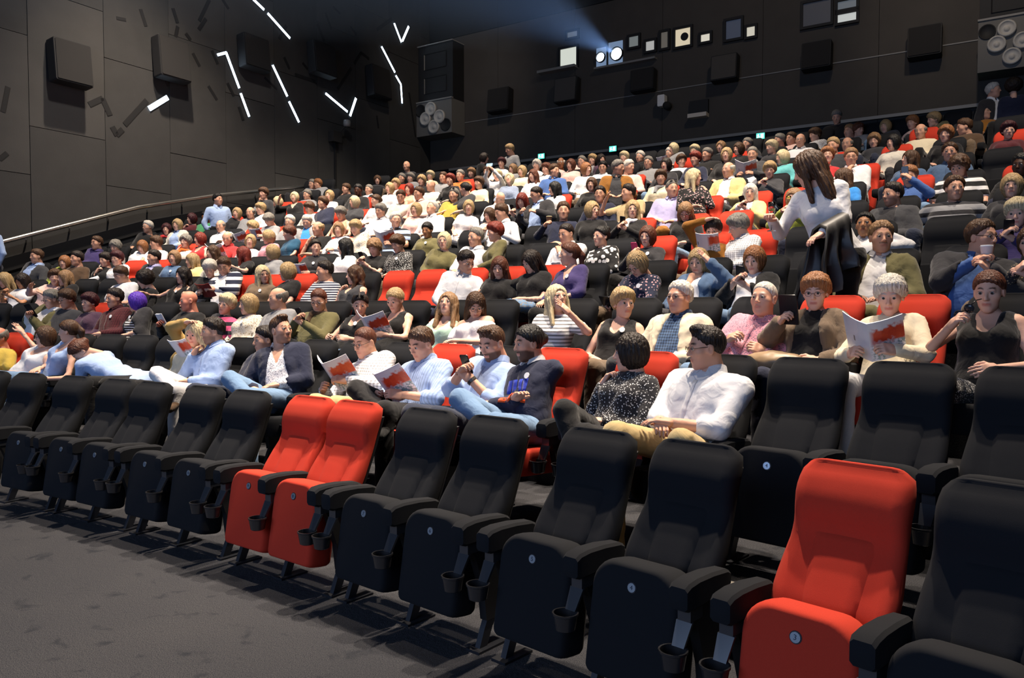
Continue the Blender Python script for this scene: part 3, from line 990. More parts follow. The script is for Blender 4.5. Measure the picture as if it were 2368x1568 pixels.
# ------------------------------------------------------------------ people: heads, hair and hands are made once, bodies per person
def head_sdf(P, fem, old=0):
    jw = .046 if fem else .052
    d = ell(P, (0, -.012, .030), (.073, .094, .086))
    d = smin(d, ell(P, (0, .020, -.030), (.058 if fem else .062, .068, .084)), .03)
    d = smin(d, ell(P, (0, .030, -.076), (jw, .050, .043)), .03)
    d = smin(d, cap(P, (-.008, .066, -.101), (.008, .066, -.101), .017), .02)
    d = smin(d, cap(P, (-.034, .076, .024), (.034, .076, .024), .010), .018)
    for s in (-1, 1):
        d = smin(d, cap(P, (s * .043, .055, -.016), (s * .046, .05, -.02), .019), .03)
        d = smax(d, -ell(P, (s * .031, .098, .006), (.020, .020, .014)), .012)
    for s in (-1, 1):
        d = smin(d, cap(P, (s * .018, .0835, .0125), (s * .043, .0795, .0115), .0062), .005)
        d = smin(d, cap(P, (s * .021, .081, -.0065), (s * .041, .078, -.0055), .005), .006)
    d = smin(d, cap(P, (0, .084, .014), (0, .105, -.026), .0075, .011), .010)
    for s in (-1, 1):
        d = smin(d, cap(P, (s * .012, .094, -.031), (s * .010, .098, -.030), .0075), .006)
    d = smin(d, cap(P, (-.018, .083, -.058), (0, .091, -.056), .006, .0065), .006)
    d = smin(d, cap(P, (.018, .083, -.058), (0, .091, -.056), .006, .0065), .006)
    d = smin(d, cap(P, (-.016, .083, -.069), (.016, .083, -.069), .0075), .007)
    d = smax(d, -cap(P, (-.022, .094, -.0625), (.022, .094, -.0625), .003), .004)
    for s in (-1, 1):
        e = ell(P, (s * .077, -.006, -.006), (.011, .021, .033))
        e = smax(e, -ell(P, (s * .089, .0, -.004), (.010, .011, .02)), .006)
        d = smin(d, e, .008)
    nr = .043 if fem else .052
    d = smin(d, cap(P, (0, -.030, -.06), (0, -.05, -.19), nr, nr * 1.1), .03)
    return d

def eye_ball(s):
    mb = MB(); rings = []
    n = 10
    for i in range(7):
        a = PI * i / 6 if i else .0
        rings.append([(s * .031 + .0122 * math.sin(a) * math.cos(2 * PI * j / n), .0795 + .0122 * math.cos(a), .006 + .0122 * math.sin(a) * math.sin(2 * PI * j / n)) for j in range(n)])
    mb.loft(rings, False)
    v = np.array(mb.v); f = np.array(mb.f)
    m = np.zeros((len(v), 3)); m[:, 2] = 1
    front = v[:, 1] > .0795 + .0122 * .80
    m[front, 1] = 1
    return v, f, m

def make_head(fem, h):
    V, F = blob(lambda P: head_sdf(P, fem), (-.10, -.12, -.20), (.10, .125, .13), h)
    m = np.zeros((len(V), 3))
    x, y, z = V.T
    ax = np.abs(x)
    lw = np.clip(1 - np.abs(z + .0625) / .0125, 0, 1) * np.clip((.027 - ax) / .008, 0, 1) * (y > .06)
    m[:, 0] = np.clip(lw * 1.6, 0, 1) * (.9 if fem else .55)
    bz = .030 + .006 * np.sin(np.clip((ax - .012) / .036, 0, 1) * PI)
    bw = np.clip(1.35 - np.abs(z - bz) / (.0045 if fem else .006), 0, 1) * np.clip((ax - .009) / .004, 0, 1) * np.clip((.050 - ax) / .006, 0, 1) * (y > .05)
    m[:, 1] = np.clip(bw, 0, 1)
    lash = np.clip(1.2 - np.abs(z - .0155) / .004, 0, 1) * np.clip((.016 - np.abs(ax - .031)) / .004, 0, 1) * (y > .06)
    m[:, 1] = np.maximum(m[:, 1], np.clip(lash, 0, 1) * .75)
    faces = [F]; vs = [V]; ms = [m]; o = len(V)
    if h < .0095:
        for s in (-1, 1):
            v, f, mm = eye_ball(s)
            faces.append(f + o); vs.append(v); ms.append(mm); o += len(v)
    else:
        sock = np.clip(1.2 - np.hypot((ax - .031) / .013, (z - .006) / .008), 0, 1) * (y > .05)
        m[:, 1] = np.maximum(m[:, 1], np.clip(sock * 1.0, 0, .55))
    return np.concatenate(vs), np.concatenate(faces), np.concatenate(ms)

def beard_mask(V, m, kind):
    x, y, z = V.T
    m = m.copy()
    low = np.clip((-.030 - z - .35 * np.clip(.05 - y, 0, 1)) / .012, 0, 1) * (y > -.005) * (z > -.125)
    mouth = (np.abs(z + .0625) < .010) & (np.abs(x) < .024)
    low = np.where(mouth | (m[:, 2] > 0), 0, low)
    tash = np.clip(1.3 - np.abs(z + .045) / .006, 0, 1) * (np.abs(x) < .03) * (y > .07)
    if kind == 'tash': b = tash
    else: b = np.maximum(low, tash)
    m[:, 1] = np.maximum(m[:, 1], b * dict(stubble=.45, beard=.85, tash=.9)[kind])
    return m

def wob(P, a, f, seed):
    s = seed * 1.7
    return a * (np.sin(P[..., 0] * f + s) * np.sin(P[..., 1] * f * 1.1 + 2 * s) * np.sin(P[..., 2] * f * .9 + s) + .5 * np.sin(P[..., 0] * f * 2.1 - s) * np.sin(P[..., 2] * f * 1.9 + s) * np.sin(P[..., 1] * f * 2.3))

def hair_sdf(P, style, seed):
    x, y, z = P[..., 0], P[..., 1], P[..., 2]
    th = np.arctan2(x, -y - .01)
    strand = .0022 * np.sin(th * 22 + z * 14 + seed) + .0016 * np.sin(th * 41 - z * 22)
    skull = ell(P, (0, -.012, .030), (.073, .094, .086))
    front = .73 * (y - .083) - .68 * (z - .070)          # hairline from the forehead to the ear
    ears = np.maximum(np.abs(x) - .20, np.maximum(.012 - z, y - .0)) 
    def shortcap(t, line=0.0, nape=-.075, side=-.004):
        low = np.where(y > -.03, side, side + (nape - side) * np.clip((-.03 - y) / .035, 0, 1))
        ramp = np.clip(np.minimum(-(front + line) / .045, (z - low) / .045), 0, 1)
        d = skull - t * ramp ** .6 + .0015
        d = smax(d, front + line, .006)
        return smax(d, low - z, .006)
    if style == 's':
        d = shortcap(.019, .010, -.086, -.032) + strand * 1.4 + wob(P, .0035, 70, seed)
    elif style == 'q':
        d = shortcap(.013, .012, -.080, -.022) + strand
        d = smin(d, ell(P, (.004, .036, .112), (.048, .046, .026)) + strand * 1.6 + wob(P, .003, 80, seed), .020)
    elif style == 'm':
        d = shortcap(.024, -.010, -.10, -.035) + strand * 1.5 + wob(P, .004, 60, seed)
    elif style == 'c':
        d = smax(skull - .030, front - .008, .02)
        d = smax(d, np.where(y > .0, -.03 - z, -.085 - z), .02) + wob(P, .009, 75, seed)
    elif style == 'C':
        d = ell(P, (0, -.03, .035), (.128, .125, .125))
        d = smax(d, -ell(P, (0, .115, -.03), (.060, .095, .085)), .02) + wob(P, .010, 70, seed)
    elif style == 'x':
        d = skull - .012
        d = smax(d, z - .052 - .25 * np.clip(-y, -.05, .1), .012)
        d = smax(d, y - .030 - .2 * np.clip(z, 0, .1), .01)
        d = smax(d, np.where(y > -.035, -.004 - z, -.08 - z), .01) + strand
    elif style == 'z':
        d = shortcap(.010, .012, -.075, -.016) + strand * .5
    elif style == 'S':
        d = shortcap(.030, -.014, -.090, -.040) + strand * 1.6 + wob(P, .003, 55, seed)
        d = smin(d, ell(P, (.012, .060, .082), (.054, .030, .024)) + strand * 1.4, .025)
    elif style in ('b', 'B'):
        d = ell(P, (0, -.014, .004), (.097, .112, .126)) + strand * 1.6
        op = ell(P, (.006, .115, -.048 if style == 'B' else -.030), (.060, .10, .092))
        d = smax(d, -op, .014)
        d = smax(d, -.118 - z + .15 * np.clip(y, -.1, .1), .014)
    elif style in ('l', 'L', 'f'):
        w = wob(P, .008, 48, seed) if style == 'L' else strand * 1.6
        d = ell(P, (0, -.014, .010), (.094, .112, .118))
        d = smin(d, ell(P, (0, -.070, -.17), (.105, .050, .21)), .04)
        for s in (-1, 1):
            d = smin(d, cap(P, (s * .074, .015, -.03), (s * .090, .045 if style != 'f' else .02, -.24), .026, .020), .03)
        d = d + w
        d = smax(d, -ell(P, (.004, .115, -.042), (.058, .10, .105)), .012)
        d = smax(d, -.33 - z, .02)
    elif style in ('p', 'u', 'k'):
        d = skull - .013
        d = smax(d, front + .007, .008)
        d = smax(d, np.where(y > -.02, .004 - z + .5 * np.clip(y, 0, .1), -.070 - z), .015) + strand
        if style == 'p':
            d = smin(d, cap(P, (0, -.108, .035), (0, -.135, -.02), .024, .030), .015)
            d = smin(d, cap(P, (0, -.135, -.02), (.01, -.125, -.20), .030, .012) + strand, .02)
        elif style == 'u':
            d = smin(d, ell(P, (0, -.090, .092), (.040, .038, .036)) + wob(P, .003, 90, seed), .012)
        else:
            d = smin(d, ell(P, (0, -.112, .015), (.042, .034, .040)) + wob(P, .004, 90, seed), .015)
    return d

HEADS, HAIRS, HANDS, HAIRM = {}, {}, {}, {}
def get_head(fem, h):
    k = (fem, h)
    if k not in HEADS: HEADS[k] = make_head(fem, h)
    return HEADS[k]
HS = {'l': 4, 'L': 5, 'f': 6}
def get_hair(style, h):
    k = (style, h)
    if k not in HAIRS:
        lo, hi = (-.15, -.20, -.13), (.15, .13, .18)
        if style in 'lLf': lo = (-.15, -.19, -.36)
        if style in 'p': lo = (-.12, -.19, -.24)
        HAIRS[k] = blob(lambda P: hair_sdf(P, style, len(style) + ord(style[0]) % 7) - (.28 * h if h > .008 else 0), lo, hi, h)
    return HAIRS[k]

def hand_sdf(P, kind, rf=.0086):
    """right hand: wrist at the origin, fingers along +y, palm down, thumb on -x"""
    c1, c2, c3 = dict(relax=(14, 34, 52), grip=(35, 95, 140), open=(2, 8, 14), fist=(62, 140, 200))[kind]
    q = np.abs(P - np.array((.001, .045, 0), np.float32)) - np.array((.030, .034, .004), np.float32)
    d = np.sqrt((np.maximum(q, 0) ** 2).sum(-1)) - .0105
    d = smin(d, cap(P, (0, -.05, 0), (0, .03, 0), .027, .026), .02)
    for i, (x, L) in enumerate(((-.027, .070), (-.009, .080), (.0095, .074), (.027, .058))):
        p = np.array((x, .086 - abs(i - 1.3) * .003, .002)); sp = (i - 1.5) * (.06 if kind != 'open' else .12)
        r = rf
        for c, l in ((c1, .46), (c2, .30), (c3, .24)):
            a = math.radians(c)
            q2 = p + L * l * np.array((math.sin(sp) * math.cos(a), math.cos(sp) * math.cos(a), -math.sin(a)))
            d = smin(d, cap(P, p, q2, r, r * .93), .004)
            p = q2; r *= .93
    t = [(-.026, .018, -.004), (-.052, .048, -.014), (-.054, .078, -.022), (-.048, .098, -.028)]
    if kind in ('grip', 'fist'): t = [(-.026, .018, -.006), (-.046, .046, -.026), (-.034, .074, -.040), (-.016, .088, -.044)]
    for a, b, r in zip(t[:-1], t[1:], (.0125, .0105, .0092)):
        d = smin(d, cap(P, a, b, r, r * .92), .006)
    return d
def get_hand(kind, side, h):
    k = (kind, side, h)
    if k not in HANDS:
        V, F = blob(lambda P: hand_sdf(P, kind, max(.0086, h * .74)), (-.08, -.06, -.10), (.06, .19, .03), h)
        if side < 0: V = V * (-1, 1, 1); F = F[:, ::-1]
        HANDS[k] = (V, F)
    return HANDS[k]

def nrm(v):
    v = np.asarray(v, float); return v / max(1e-9, np.linalg.norm(v))

def frame_cols(x, y, z, o):
    M = np.eye(4); M[:3, 0], M[:3, 1], M[:3, 2], M[:3, 3] = x, y, z, o
    return M

def xf(V, M):
    return V @ M[:3, :3].T + M[:3, 3]

def ik(S, H, l1, l2, pole):
    d = H - S; L = np.linalg.norm(d)
    if L > (l1 + l2) * .995: H = S + d / L * (l1 + l2) * .995; d = H - S; L = np.linalg.norm(d)
    L = max(L, abs(l1 - l2) + .02)
    a = (l1 * l1 - l2 * l2 + L * L) / (2 * L)
    hgt = math.sqrt(max(0, l1 * l1 - a * a))
    u = nrm(d); p = pole - u * (pole @ u)
    return S + u * a + nrm(p) * hgt, H

# hand targets measured from the shoulder centre: x outwards, y forwards, z up
POSES = dict(
    lap=((.11, .33, -.38), (.11, .33, -.38), 'relax', 'relax'), clasp=((.035, .42, -.38), (.035, .42, -.36), 'grip', 'relax'),
    fold=((-.10, .29, -.29), (-.10, .33, -.32), 'relax', 'relax'), phone=((.03, .36, -.17), (.04, .34, -.20), 'grip', 'grip'),
    read=((.12, .41, -.33), (.12, .41, -.33), 'grip', 'grip'), rest=((.30, .22, -.33), (.30, .22, -.33), 'relax', 'relax'),
    chinR=('chin', (.02, .30, -.34), 'grip', 'relax'), chinL=((.02, .30, -.34), 'chin', 'relax', 'grip'),
    cheekR=('cheek', (.05, .32, -.36), 'relax', 'relax'), cheekL=((.05, .32, -.36), 'cheek', 'relax', 'relax'),
    hairL=((.08, .33, -.36), 'crown', 'relax', 'relax'), hairR=('crown', (.08, .33, -.36), 'relax', 'relax'),
    upR=((.22, .30, .02), (.10, .33, -.38), 'open', 'relax'), upL=((.10, .33, -.38), (.22, .30, .02), 'relax', 'open'),
    pointR=((.62, .12, -.10), (.05, .33, -.36), 'open', 'relax'), reachR=((.40, .40, -.28), (.10, .33, -.36), 'open', 'relax'),
    phoneR=((.10, .40, -.16), (.10, .32, -.38), 'grip', 'relax'), phoneL=((.10, .32, -.38), (.10, .40, -.08), 'relax', 'grip'),
    gest=((.10, .40, -.12), (.16, .38, -.16), 'open', 'open'), across=((.10, .33, -.38), (-.34, .42, -.28), 'relax', 'open'),
    drink=((.02, .34, -.10), (.08, .36, -.14), 'grip', 'grip'), cam=((.06, .40, .10), (.06, .40, .10), 'grip', 'grip'),
    over=((.12, .3, -.36), (.42, -.12, -.02), 'relax', 'relax'), down=((.20, .04, -.52), (.20, .04, -.52), 'relax', 'relax'),
    tray=((.06, .40, -.24), (.16, .30, -.24), 'grip', 'grip'), behindL=((.1, .33, -.36), (.16, -.10, .16), 'relax', 'relax'))

# sizes of the surface grid: head, hair, hands, body, clothes
LOD = [(.0066, .0072, .0066, .021, .0195), (.0090, .0096, .0100, .030, .027), (.0125, .0130, .0140, .038, .036), (.0150, .0155, .0165, .046, .043)]
def make_person(P):
    """P: dict. Builds the figure in local space (x right, y forward, z up, origin on the floor) and returns hand frames in world space"""
    near = P['near']
    fem = P['sex'] == 'f'
    root = empty('person', P['pos'], P['rz'])
    hh, rh, nh, bh, gh = LOD[P['tier']]
    H = np.array(P['head'], float)
    sc = P.get('scale', 1.0) * (.95 if fem else 1.0)
    # head frame
    yaw, pit, rol = P['hyaw'], math.radians(P['pitch']), math.radians(P.get('roll', 0))
    R = (Matrix.Rotation(yaw, 3, 'Z') @ Matrix.Rotation(-pit, 3, 'X') @ Matrix.Rotation(rol, 3, 'Y'))
    HR = np.array(R) * sc
    HM = np.eye(4); HM[:3, :3] = HR; HM[:3, 3] = H
    stand = P.get('stand', False)
    hip = np.array(P['hip'], float)
    nb = xf(np.array([[0, -.045, -.155]]), HM)[0]           # base of the neck
    nb = nb * .55 + (H + np.array((0, -.02, -.155 * sc))) * .45
    up = nrm(nb - hip)
    tw = P.get('twist', 0.0)
    xr = np.array(P.get('xr') or (math.cos(tw), math.sin(tw), 0)); xr = nrm(xr - up * (xr @ up))
    fw = np.cross(up, xr)
    S = nb - up * .05
    hw = (.158 if fem else .190) * P.get('girth', 1.0)
    gi = P.get('girth', 1.0)
    # torso levels: position along the spine, half width, radius
    lev = [(0.0, .078, .114), (.22, .058, .102), (.45, .050, .094), (.70, .058, .100), (.88, .070, .086)] if fem else \
          [(0.0, .070, .114), (.22, .066, .108), (.45, .068, .108), (.70, .078, .110), (.88, .086, .090)]
    spine = [(hip + (S - hip) * t + fw * (.018 * math.sin(t * PI)), w * gi, r * (gi * .6 + .4)) for t, w, r in lev]
    def torso(Pp, infl):
        d = None
        for c, w, r in spine:
            e = cap(Pp, c - xr * w, c + xr * w, r + infl - .012)
            d = e if d is None else smin(d, e, .07)
        d = smin(d, cap(Pp, S - xr * (hw - .02), S + xr * (hw - .02), .052 + infl), .05)
        d = smin(d, cap(Pp, S - up * .02, nb, .060 + infl * .5, .050 + infl * .3), .05)
        if fem:
            for s in (-1, 1):
                b = hip + (S - hip) * .70 + xr * s * .072 + fw * .085
                d = smin(d, cap(Pp, b, b, .056 + infl), .05)
        return d
    # arms
    l1, l2 = ((.262, .232) if fem else (.285, .252))
    pose = P['pose']
    pz = POSES[pose] if isinstance(pose, str) else pose
    arms = []
    for side, tg, hk in ((1, pz[0], pz[2]), (-1, pz[1], pz[3])):
        A = S + xr * side * hw - up * .015
        if isinstance(tg, str):
            loc = dict(chin=(side * .035, .185, -.170), cheek=(side * .105, .10, -.14), crown=(side * .06, .03, .125))[tg]
            T = xf(np.array([loc]), HM)[0]
            T = T + (np.array((0, 0, -.03)) if tg != 'crown' else np.array((0, 0, .0)))
            pole = np.array((side * .5, .2, -1.0)) if tg != 'crown' else np.array((side * 1.0, .1, .1))
        elif len(tg) == 4:                                   # absolute local target
            T = np.array(tg[:3], float); pole = xr * side * .6 - up * .8 - fw * .3
        else:
            T = S + xr * side * tg[0] + fw * tg[1] + np.array((0, 0, 1)) * tg[2]
            pole = xr * side * .95 - np.array((0, 0, .75)) - fw * .30
        E, W = ik(A, T, l1, l2, pole)
        fd = nrm(W - E)
        hd = fd
        if isinstance(tg, str) and tg in ('chin', 'cheek'): hd = nrm(fd * .6 + nrm(H - W) * .6)
        pn = nrm(np.cross(hd, xr * side))                   # back of the hand, roughly up
        zz = np.array((0, 0, 1.0))
        if pose in ('read', 'phone', 'drink', 'cam', 'tray', 'phoneR', 'phoneL'): zz = nrm(np.array((0, 0, .35)) + xr * side * 1.0 + fw * .25)
        if pose == 'gest' or hk == 'open': zz = nrm(np.array((0, 0, .7)) + fw * .4 + xr * side * .5)
        zz = nrm(zz - hd * (zz @ hd)); xx = np.cross(hd, zz)
        arms.append(dict(A=A, E=E, W=W, side=side, kind=hk, M=frame_cols(xx, hd, zz, W)))
    ra, re, rw = (.044, .036, .026) if fem else (.052, .043, .031)
    ra, re = ra * (.5 + .5 * gi), re * (.6 + .4 * gi)
    # legs
    legs = []
    kn = P.get('legs', 'sit')
    for side in (1, -1):
        hj = hip + xr * side * .088 - np.array((0, 0, .02))
        if stand:
            k = np.array((side * .10 + hip[0] * .3, hip[1] * .4 + .03, .50)); a = np.array((side * .11, 0, .09))
            legs.append((hj, k, a)); continue
        k = np.array((side * .115, .49, .575)); a = np.array((side * .115, .50, .10))
        if kn == 'cross' and side == P.get('over', 1): k = np.array((side * .02, .50, .70)); a = np.array((-side * .17, .58, .36))
        if kn == 'four' and side == P.get('over', 1): k = np.array((side * .27, .40, .75)); a = np.array((-side * .13, .46, .60))
        if kn == 'wide': k = np.array((side * .20, .47, .60)); a = np.array((side * .19, .50, .10))
        k[2] += P.get('kz', 0) * (.35 if kn == 'four' and side == P.get('over', 1) else 1)
        if a[2] > .25 and kn == 'cross': a[2] += P.get('kz', 0)
        legs.append((hj, k, a))
    lr = ((.078, .056, .040) if fem else (.082, .060, .044))
    # ---- skin
    top, sleeve = P['top'], P['sleeve']                      # sleeve 0 none, 1 short, 2 elbow, 3 long
    bare = P.get('bare_legs', False)
    def skin(Pp):
        d = cap(Pp, nb - up * .02, xf(np.array([[0, -.02, -.06]]), HM)[0], (.050 if fem else .056) * sc, (.042 if fem else .050) * sc)
        if near or sleeve < 1 or top in ('off', 'vneck', 'tank', 'open'):
            d = smin(d, torso(Pp, -.002), .03)
        else:
            d = smin(d, cap(Pp, S, nb, .06, .055), .03)
        for a in arms:
            d = smin(d, smin(cap(Pp, a['A'], a['E'], ra - .004, re - .004), cap(Pp, a['E'], a['W'], re - .004, rw), .015), .012)
        if bare:
            for hj, k, an in legs:
                d = smin(d, smin(cap(Pp, k - (k - hj) * .45, k, lr[0] * .85, lr[1] * .92), cap(Pp, k, an, lr[1] * .92, lr[2] * .85), .02), .006)
        return d
    pts = [nb, H, S + xr * hw, S - xr * hw, hip] + [a[k] for a in arms for k in 'AEW'] + ([p for l in legs for p in l] if bare else [])
    pts = np.array(pts)
    lo, hi = pts.min(0) - .16, pts.max(0) + .16
    hi[2] = max(nb[2] + .10, *[a['W'][2] + .06 for a in arms], *[a['E'][2] + .06 for a in arms])
    V, F = blob(skin, lo, hi, bh)
    vs, fs, ms, o = [V], [F], [np.zeros((len(V), 3))], len(V)
    hv, hf, hm = get_head(fem, hh)
    if P.get('beard'): hm = beard_mask(hv, hm, P['beard'])
    vs.append(xf(hv, HM)); fs.append(hf + o); ms.append(hm); o += len(hv)
    for a in arms:
        v, f = get_hand(a['kind'], a['side'], nh)
        s = .92 if fem else 1.0
        M = a['M'].copy(); M[:3, :3] *= s
        vs.append(xf(v, M)); fs.append(f + o); ms.append(np.zeros((len(v), 3))); o += len(v)
    link('body', mesh_np('body', np.concatenate(vs), np.concatenate(fs), True, np.concatenate(ms)), skin_mat(P.get('skin', 'l'), P['haircol']), root)
    # ---- hair
    st = P['hair']
    if st != 'X':
        if (st, rh) not in HAIRM: HAIRM[(st, rh)] = mesh_np('hair', get_hair(st, rh)[0] * 1.02, get_hair(st, rh)[1])
        ho = link('hair', HAIRM[(st, rh)], hair_mat(P['haircol']), root)
        ho.matrix_local = Matrix([list(r_) for r_ in HM])
    # ---- shirt
    wr = P.get('seed', 0) * .7
    def armsdf(Pp, infl, sl):
        d = None
        for a in arms:
            A_, E_, W_ = a['A'], a['E'], a['W']
            if sl == 1: e = cap(Pp, A_, A_ + (E_ - A_) * .55, ra + infl + .006, re + infl + .012)
            elif sl == 2: e = smin(cap(Pp, A_, E_, ra + infl + .003, re + infl + .006), cap(Pp, E_, E_ + (W_ - E_) * .3, re + infl + .006, re + infl + .004), .02)
            else: e = smin(cap(Pp, A_, E_, ra + infl + .002, re + infl + .003), cap(Pp, E_, E_ + (W_ - E_) * .93, re + infl + .003, rw + infl + .004), .02)
            d = e if d is None else np.minimum(d, e)
        return d
    def folds(Pp, amp):
        return amp * np.sin(Pp[..., 2] * 62 + 9 * np.sin(Pp[..., 0] * 13 + wr) + 20 * Pp[..., 1]) * np.sin(Pp[..., 0] * 31 + Pp[..., 1] * 23 + wr * 3)
    def neck_cut(Pp, d, kind, infl):
        if kind in ('tank', 'vneck', 'open'):
            a = nb + fw * .06; b = nb + fw * .115 - up * (.17 if kind != 'tank' else .10)
            d = smax(d, -cap(Pp, a, b, .062, .012 if kind != 'tank' else .05), .012)
            d = smax(d, -cap(Pp, nb + up * .01, nb + up * .08, .066, .07), .015)
            if kind == 'tank':
                for s in (-1, 1):
                    c = S + xr * s * (hw + .03) + up * .0
                    d = smax(d, -ell(Pp, c, (.068, .075, .085)), .012)
        elif kind == 'off':
            q = (Pp - (S - up * .035)) @ up
            d = smax(d, q, .015)
        else:
            d = smax(d, -cap(Pp, nb + up * .015, nb + up * .12, (.054 if fem else .060), .075), .010)
        return d
    def shirt(Pp):
        d = torso(Pp, .012)
        if sleeve > 0: d = smin(d, armsdf(Pp, .010, sleeve), .016)
        d = d + folds(Pp, .0045 if near else .003)
        d = neck_cut(Pp, d, top, .012)
        return smax(d, -(Pp @ np.array((0, 0, 1.0))) + (hip[2] - .07), .01)
    spts = np.array([nb, S + xr * hw, S - xr * hw, hip - xr * .2 - fw * .1, hip + xr * .2 + fw * .1] + [a[k] for a in arms for k in 'AEW'])
    slo, shi = spts.min(0) - .15, spts.max(0) + .15
    slo[2] = hip[2] - .10
    V, F = blob(shirt, slo, shi, gh)
    link(P.get('topname', 'shirt'), mesh_np('top', V, F), P['topmat'], root)
    if top in ('shirt', 'open', 'polo', 'rolled'):
        rc = (.058 if fem else .064) * sc
        gap = .30 if top != 'open' else .75
        rings = []
        for i in range(19):
            a = gap + (2 * PI - 2 * gap) * i / 18
            dr = xr * math.sin(a) + fw * math.cos(a)
            fr = max(0, math.cos(a)) ** 2
            c0 = nb + fw * .006 + up * (.030 - .040 * fr)
            pt = .020 * fr
            rings.append([Vector(c0 + dr * (rc + .004) - up * .012), Vector(c0 + dr * (rc + .001) + up * .030), Vector(c0 + dr * (rc + .006) + up * .034),
                          Vector(c0 + dr * (rc + .026 + pt * .6) - up * (.010 + pt)), Vector(c0 + dr * (rc + .021 + pt * .6) - up * (.014 + pt))])
        mb = MB(); mb.loft(rings, True)
        link('collar', auto_smooth(mb.mesh('collar'), 60), P.get('collarmat') or P['topmat'], root)
    # ---- jacket, open at the front
    if P.get('jacket'):
        def jac(Pp):
            d = torso(Pp, .024)
            d = smin(d, armsdf(Pp, .022, 3), .014) + folds(Pp, .006)
            q = Pp - nb
            ux, uf, uz = q @ xr, q @ fw, q @ up
            wdg = np.maximum(np.abs(ux) - (.050 + .16 * np.clip(-uz - .02, 0, .5)), .0 - uf)
            d = smax(d, -wdg, .012)
            d = smax(d, -cap(Pp, nb + up * .02, nb + up * .12, .066, .08), .01)
            return smax(d, -(Pp[..., 2]) + (hip[2] - .08), .01)
        V, F = blob(jac, slo - .02, shi + .02, gh)
        link('jacket', mesh_np('jacket', V, F), P['jacket'], root)
    # ---- trousers or skirt
    def trou(Pp):
        d = smax(cap(Pp, hip - xr * .075, hip + xr * .075, .128), Pp[..., 2] - hip[2] - (.02 if not stand else .10), .02)
        for hj, k, a in legs:
            if bare: e = cap(Pp, hj, k - (k - hj) * .12, lr[0] + .012, lr[1] + .022)
            else: e = smin(cap(Pp, hj, k, lr[0] + .012, lr[1] + .010), cap(Pp, k, a, lr[1] + .010, lr[2] + .016), .02)
            d = smin(d, e, .05 if bare else .02)
        return d + folds(Pp, .004)
    lp = np.array([hip - xr * .2, hip + xr * .2] + [p for l in legs for p in l])
    llo, lhi = lp.min(0) - .13, lp.max(0) + .13
    lhi[2] = max(hip[2] + .12, max(l[1][2] for l in legs) + .1)
    if bare: llo[2] = min(l[1][2] for l in legs) - .12
    V, F = blob(trou, llo, lhi, gh * 1.15)
    link('skirt' if bare else 'trousers', mesh_np('legs', V, F), P['legmat'], root)
    # ---- shoes
    if P.get('shoes', near):
        for hj, k, a in legs:
            sd = nrm(np.cross(np.array((1.0, 0, 0)), nrm(k - a)))
            if sd[1] < 0: sd = -sd
            if kn == 'four' and a[2] > .4: sd = nrm(np.array((-.35 * np.sign(k[0]), .9, -.25)))
            t0, t1 = a - np.array((0, 0, .045)) - sd * .05, a - np.array((0, 0, .055)) + sd * .15
            V, F = blob(lambda Pp: smin(cap(Pp, t0, t1, .038, .034), cap(Pp, a - np.array((0, 0, .03)), a + np.array((0, 0, .02)), .045, .045), .03), np.minimum(t0, t1) - .08, np.maximum(t0, t1) + np.array((.08, .08, .14)), .016)
            link('shoe', mesh_np('shoe', V, F), P['shoemat'], root)
    # ---- glasses
    if P.get('glasses'):
        mb = MB()
        for s in (-1, 1):
            mb.tube([(s * .031 + .020 * math.cos(2 * PI * i / 12) * 1.0, .104 - .10 * (abs(.020 * math.cos(2 * PI * i / 12) + s * 0)) * .0, .004 + .016 * math.sin(2 * PI * i / 12)) for i in range(13)], .0017, 5, False)
            mb.tube([(s * .051, .103, .008), (s * .076, .075, .010), (s * .079, .0, .012)], .0018, 5)
        mb.tube([(-.011, .104, .006), (0, .108, .008), (.011, .104, .006)], .0017, 5)
        v = xf(np.array(mb.v), HM)
        me = bpy.data.meshes.new('glasses'); me.from_pydata([tuple(p) for p in v], [], mb.f); me.update()
        link('glasses', me, plain('glasses_frame', (.02, .015, .015), .3), root)
    if P.get('sunnies'):
        mb = MB()
        for s in (-1, 1): mb.lathe((s * .033, .062, .108), ((.001, -.004), (.026, -.004), (.026, .004), (.001, .004)), 'y', 12, Matrix.Rotation(.9, 4, 'X'))
        v = xf(np.array(mb.v) * (1, 1, 1), HM)
        me = bpy.data.meshes.new('sunglasses'); me.from_pydata([tuple(p + HR @ np.array((0, .10, .02))) for p in v], [], mb.f); me.update()
        link('sunglasses', me, plain('sunglass_lens', (.03, .03, .035), .12), root)
    def chest_grid(u0, u1, v0, v1, nu, nv, lift):
        """points lying on the front of the top: u across, v along the spine"""
        pts = []
        for j in range(nv + 1):
            for i in range(nu + 1):
                u = u0 + (u1 - u0) * i / nu; v = v0 + (v1 - v0) * j / nv
                pts.append(hip + (S - hip) * v + xr * u)
        pts = np.array(pts)
        ts = np.arange(.02, .26, .004)
        ray = pts[:, None, :] + fw[None, None, :] * ts[None, :, None]
        dv = shirt(ray.astype(np.float32))
        ins = dv < 0
        last = np.where(ins.any(1), ins.shape[1] - 1 - ins[:, ::-1].argmax(1), 10)
        return pts + fw * (ts[last] + lift)[:, None]
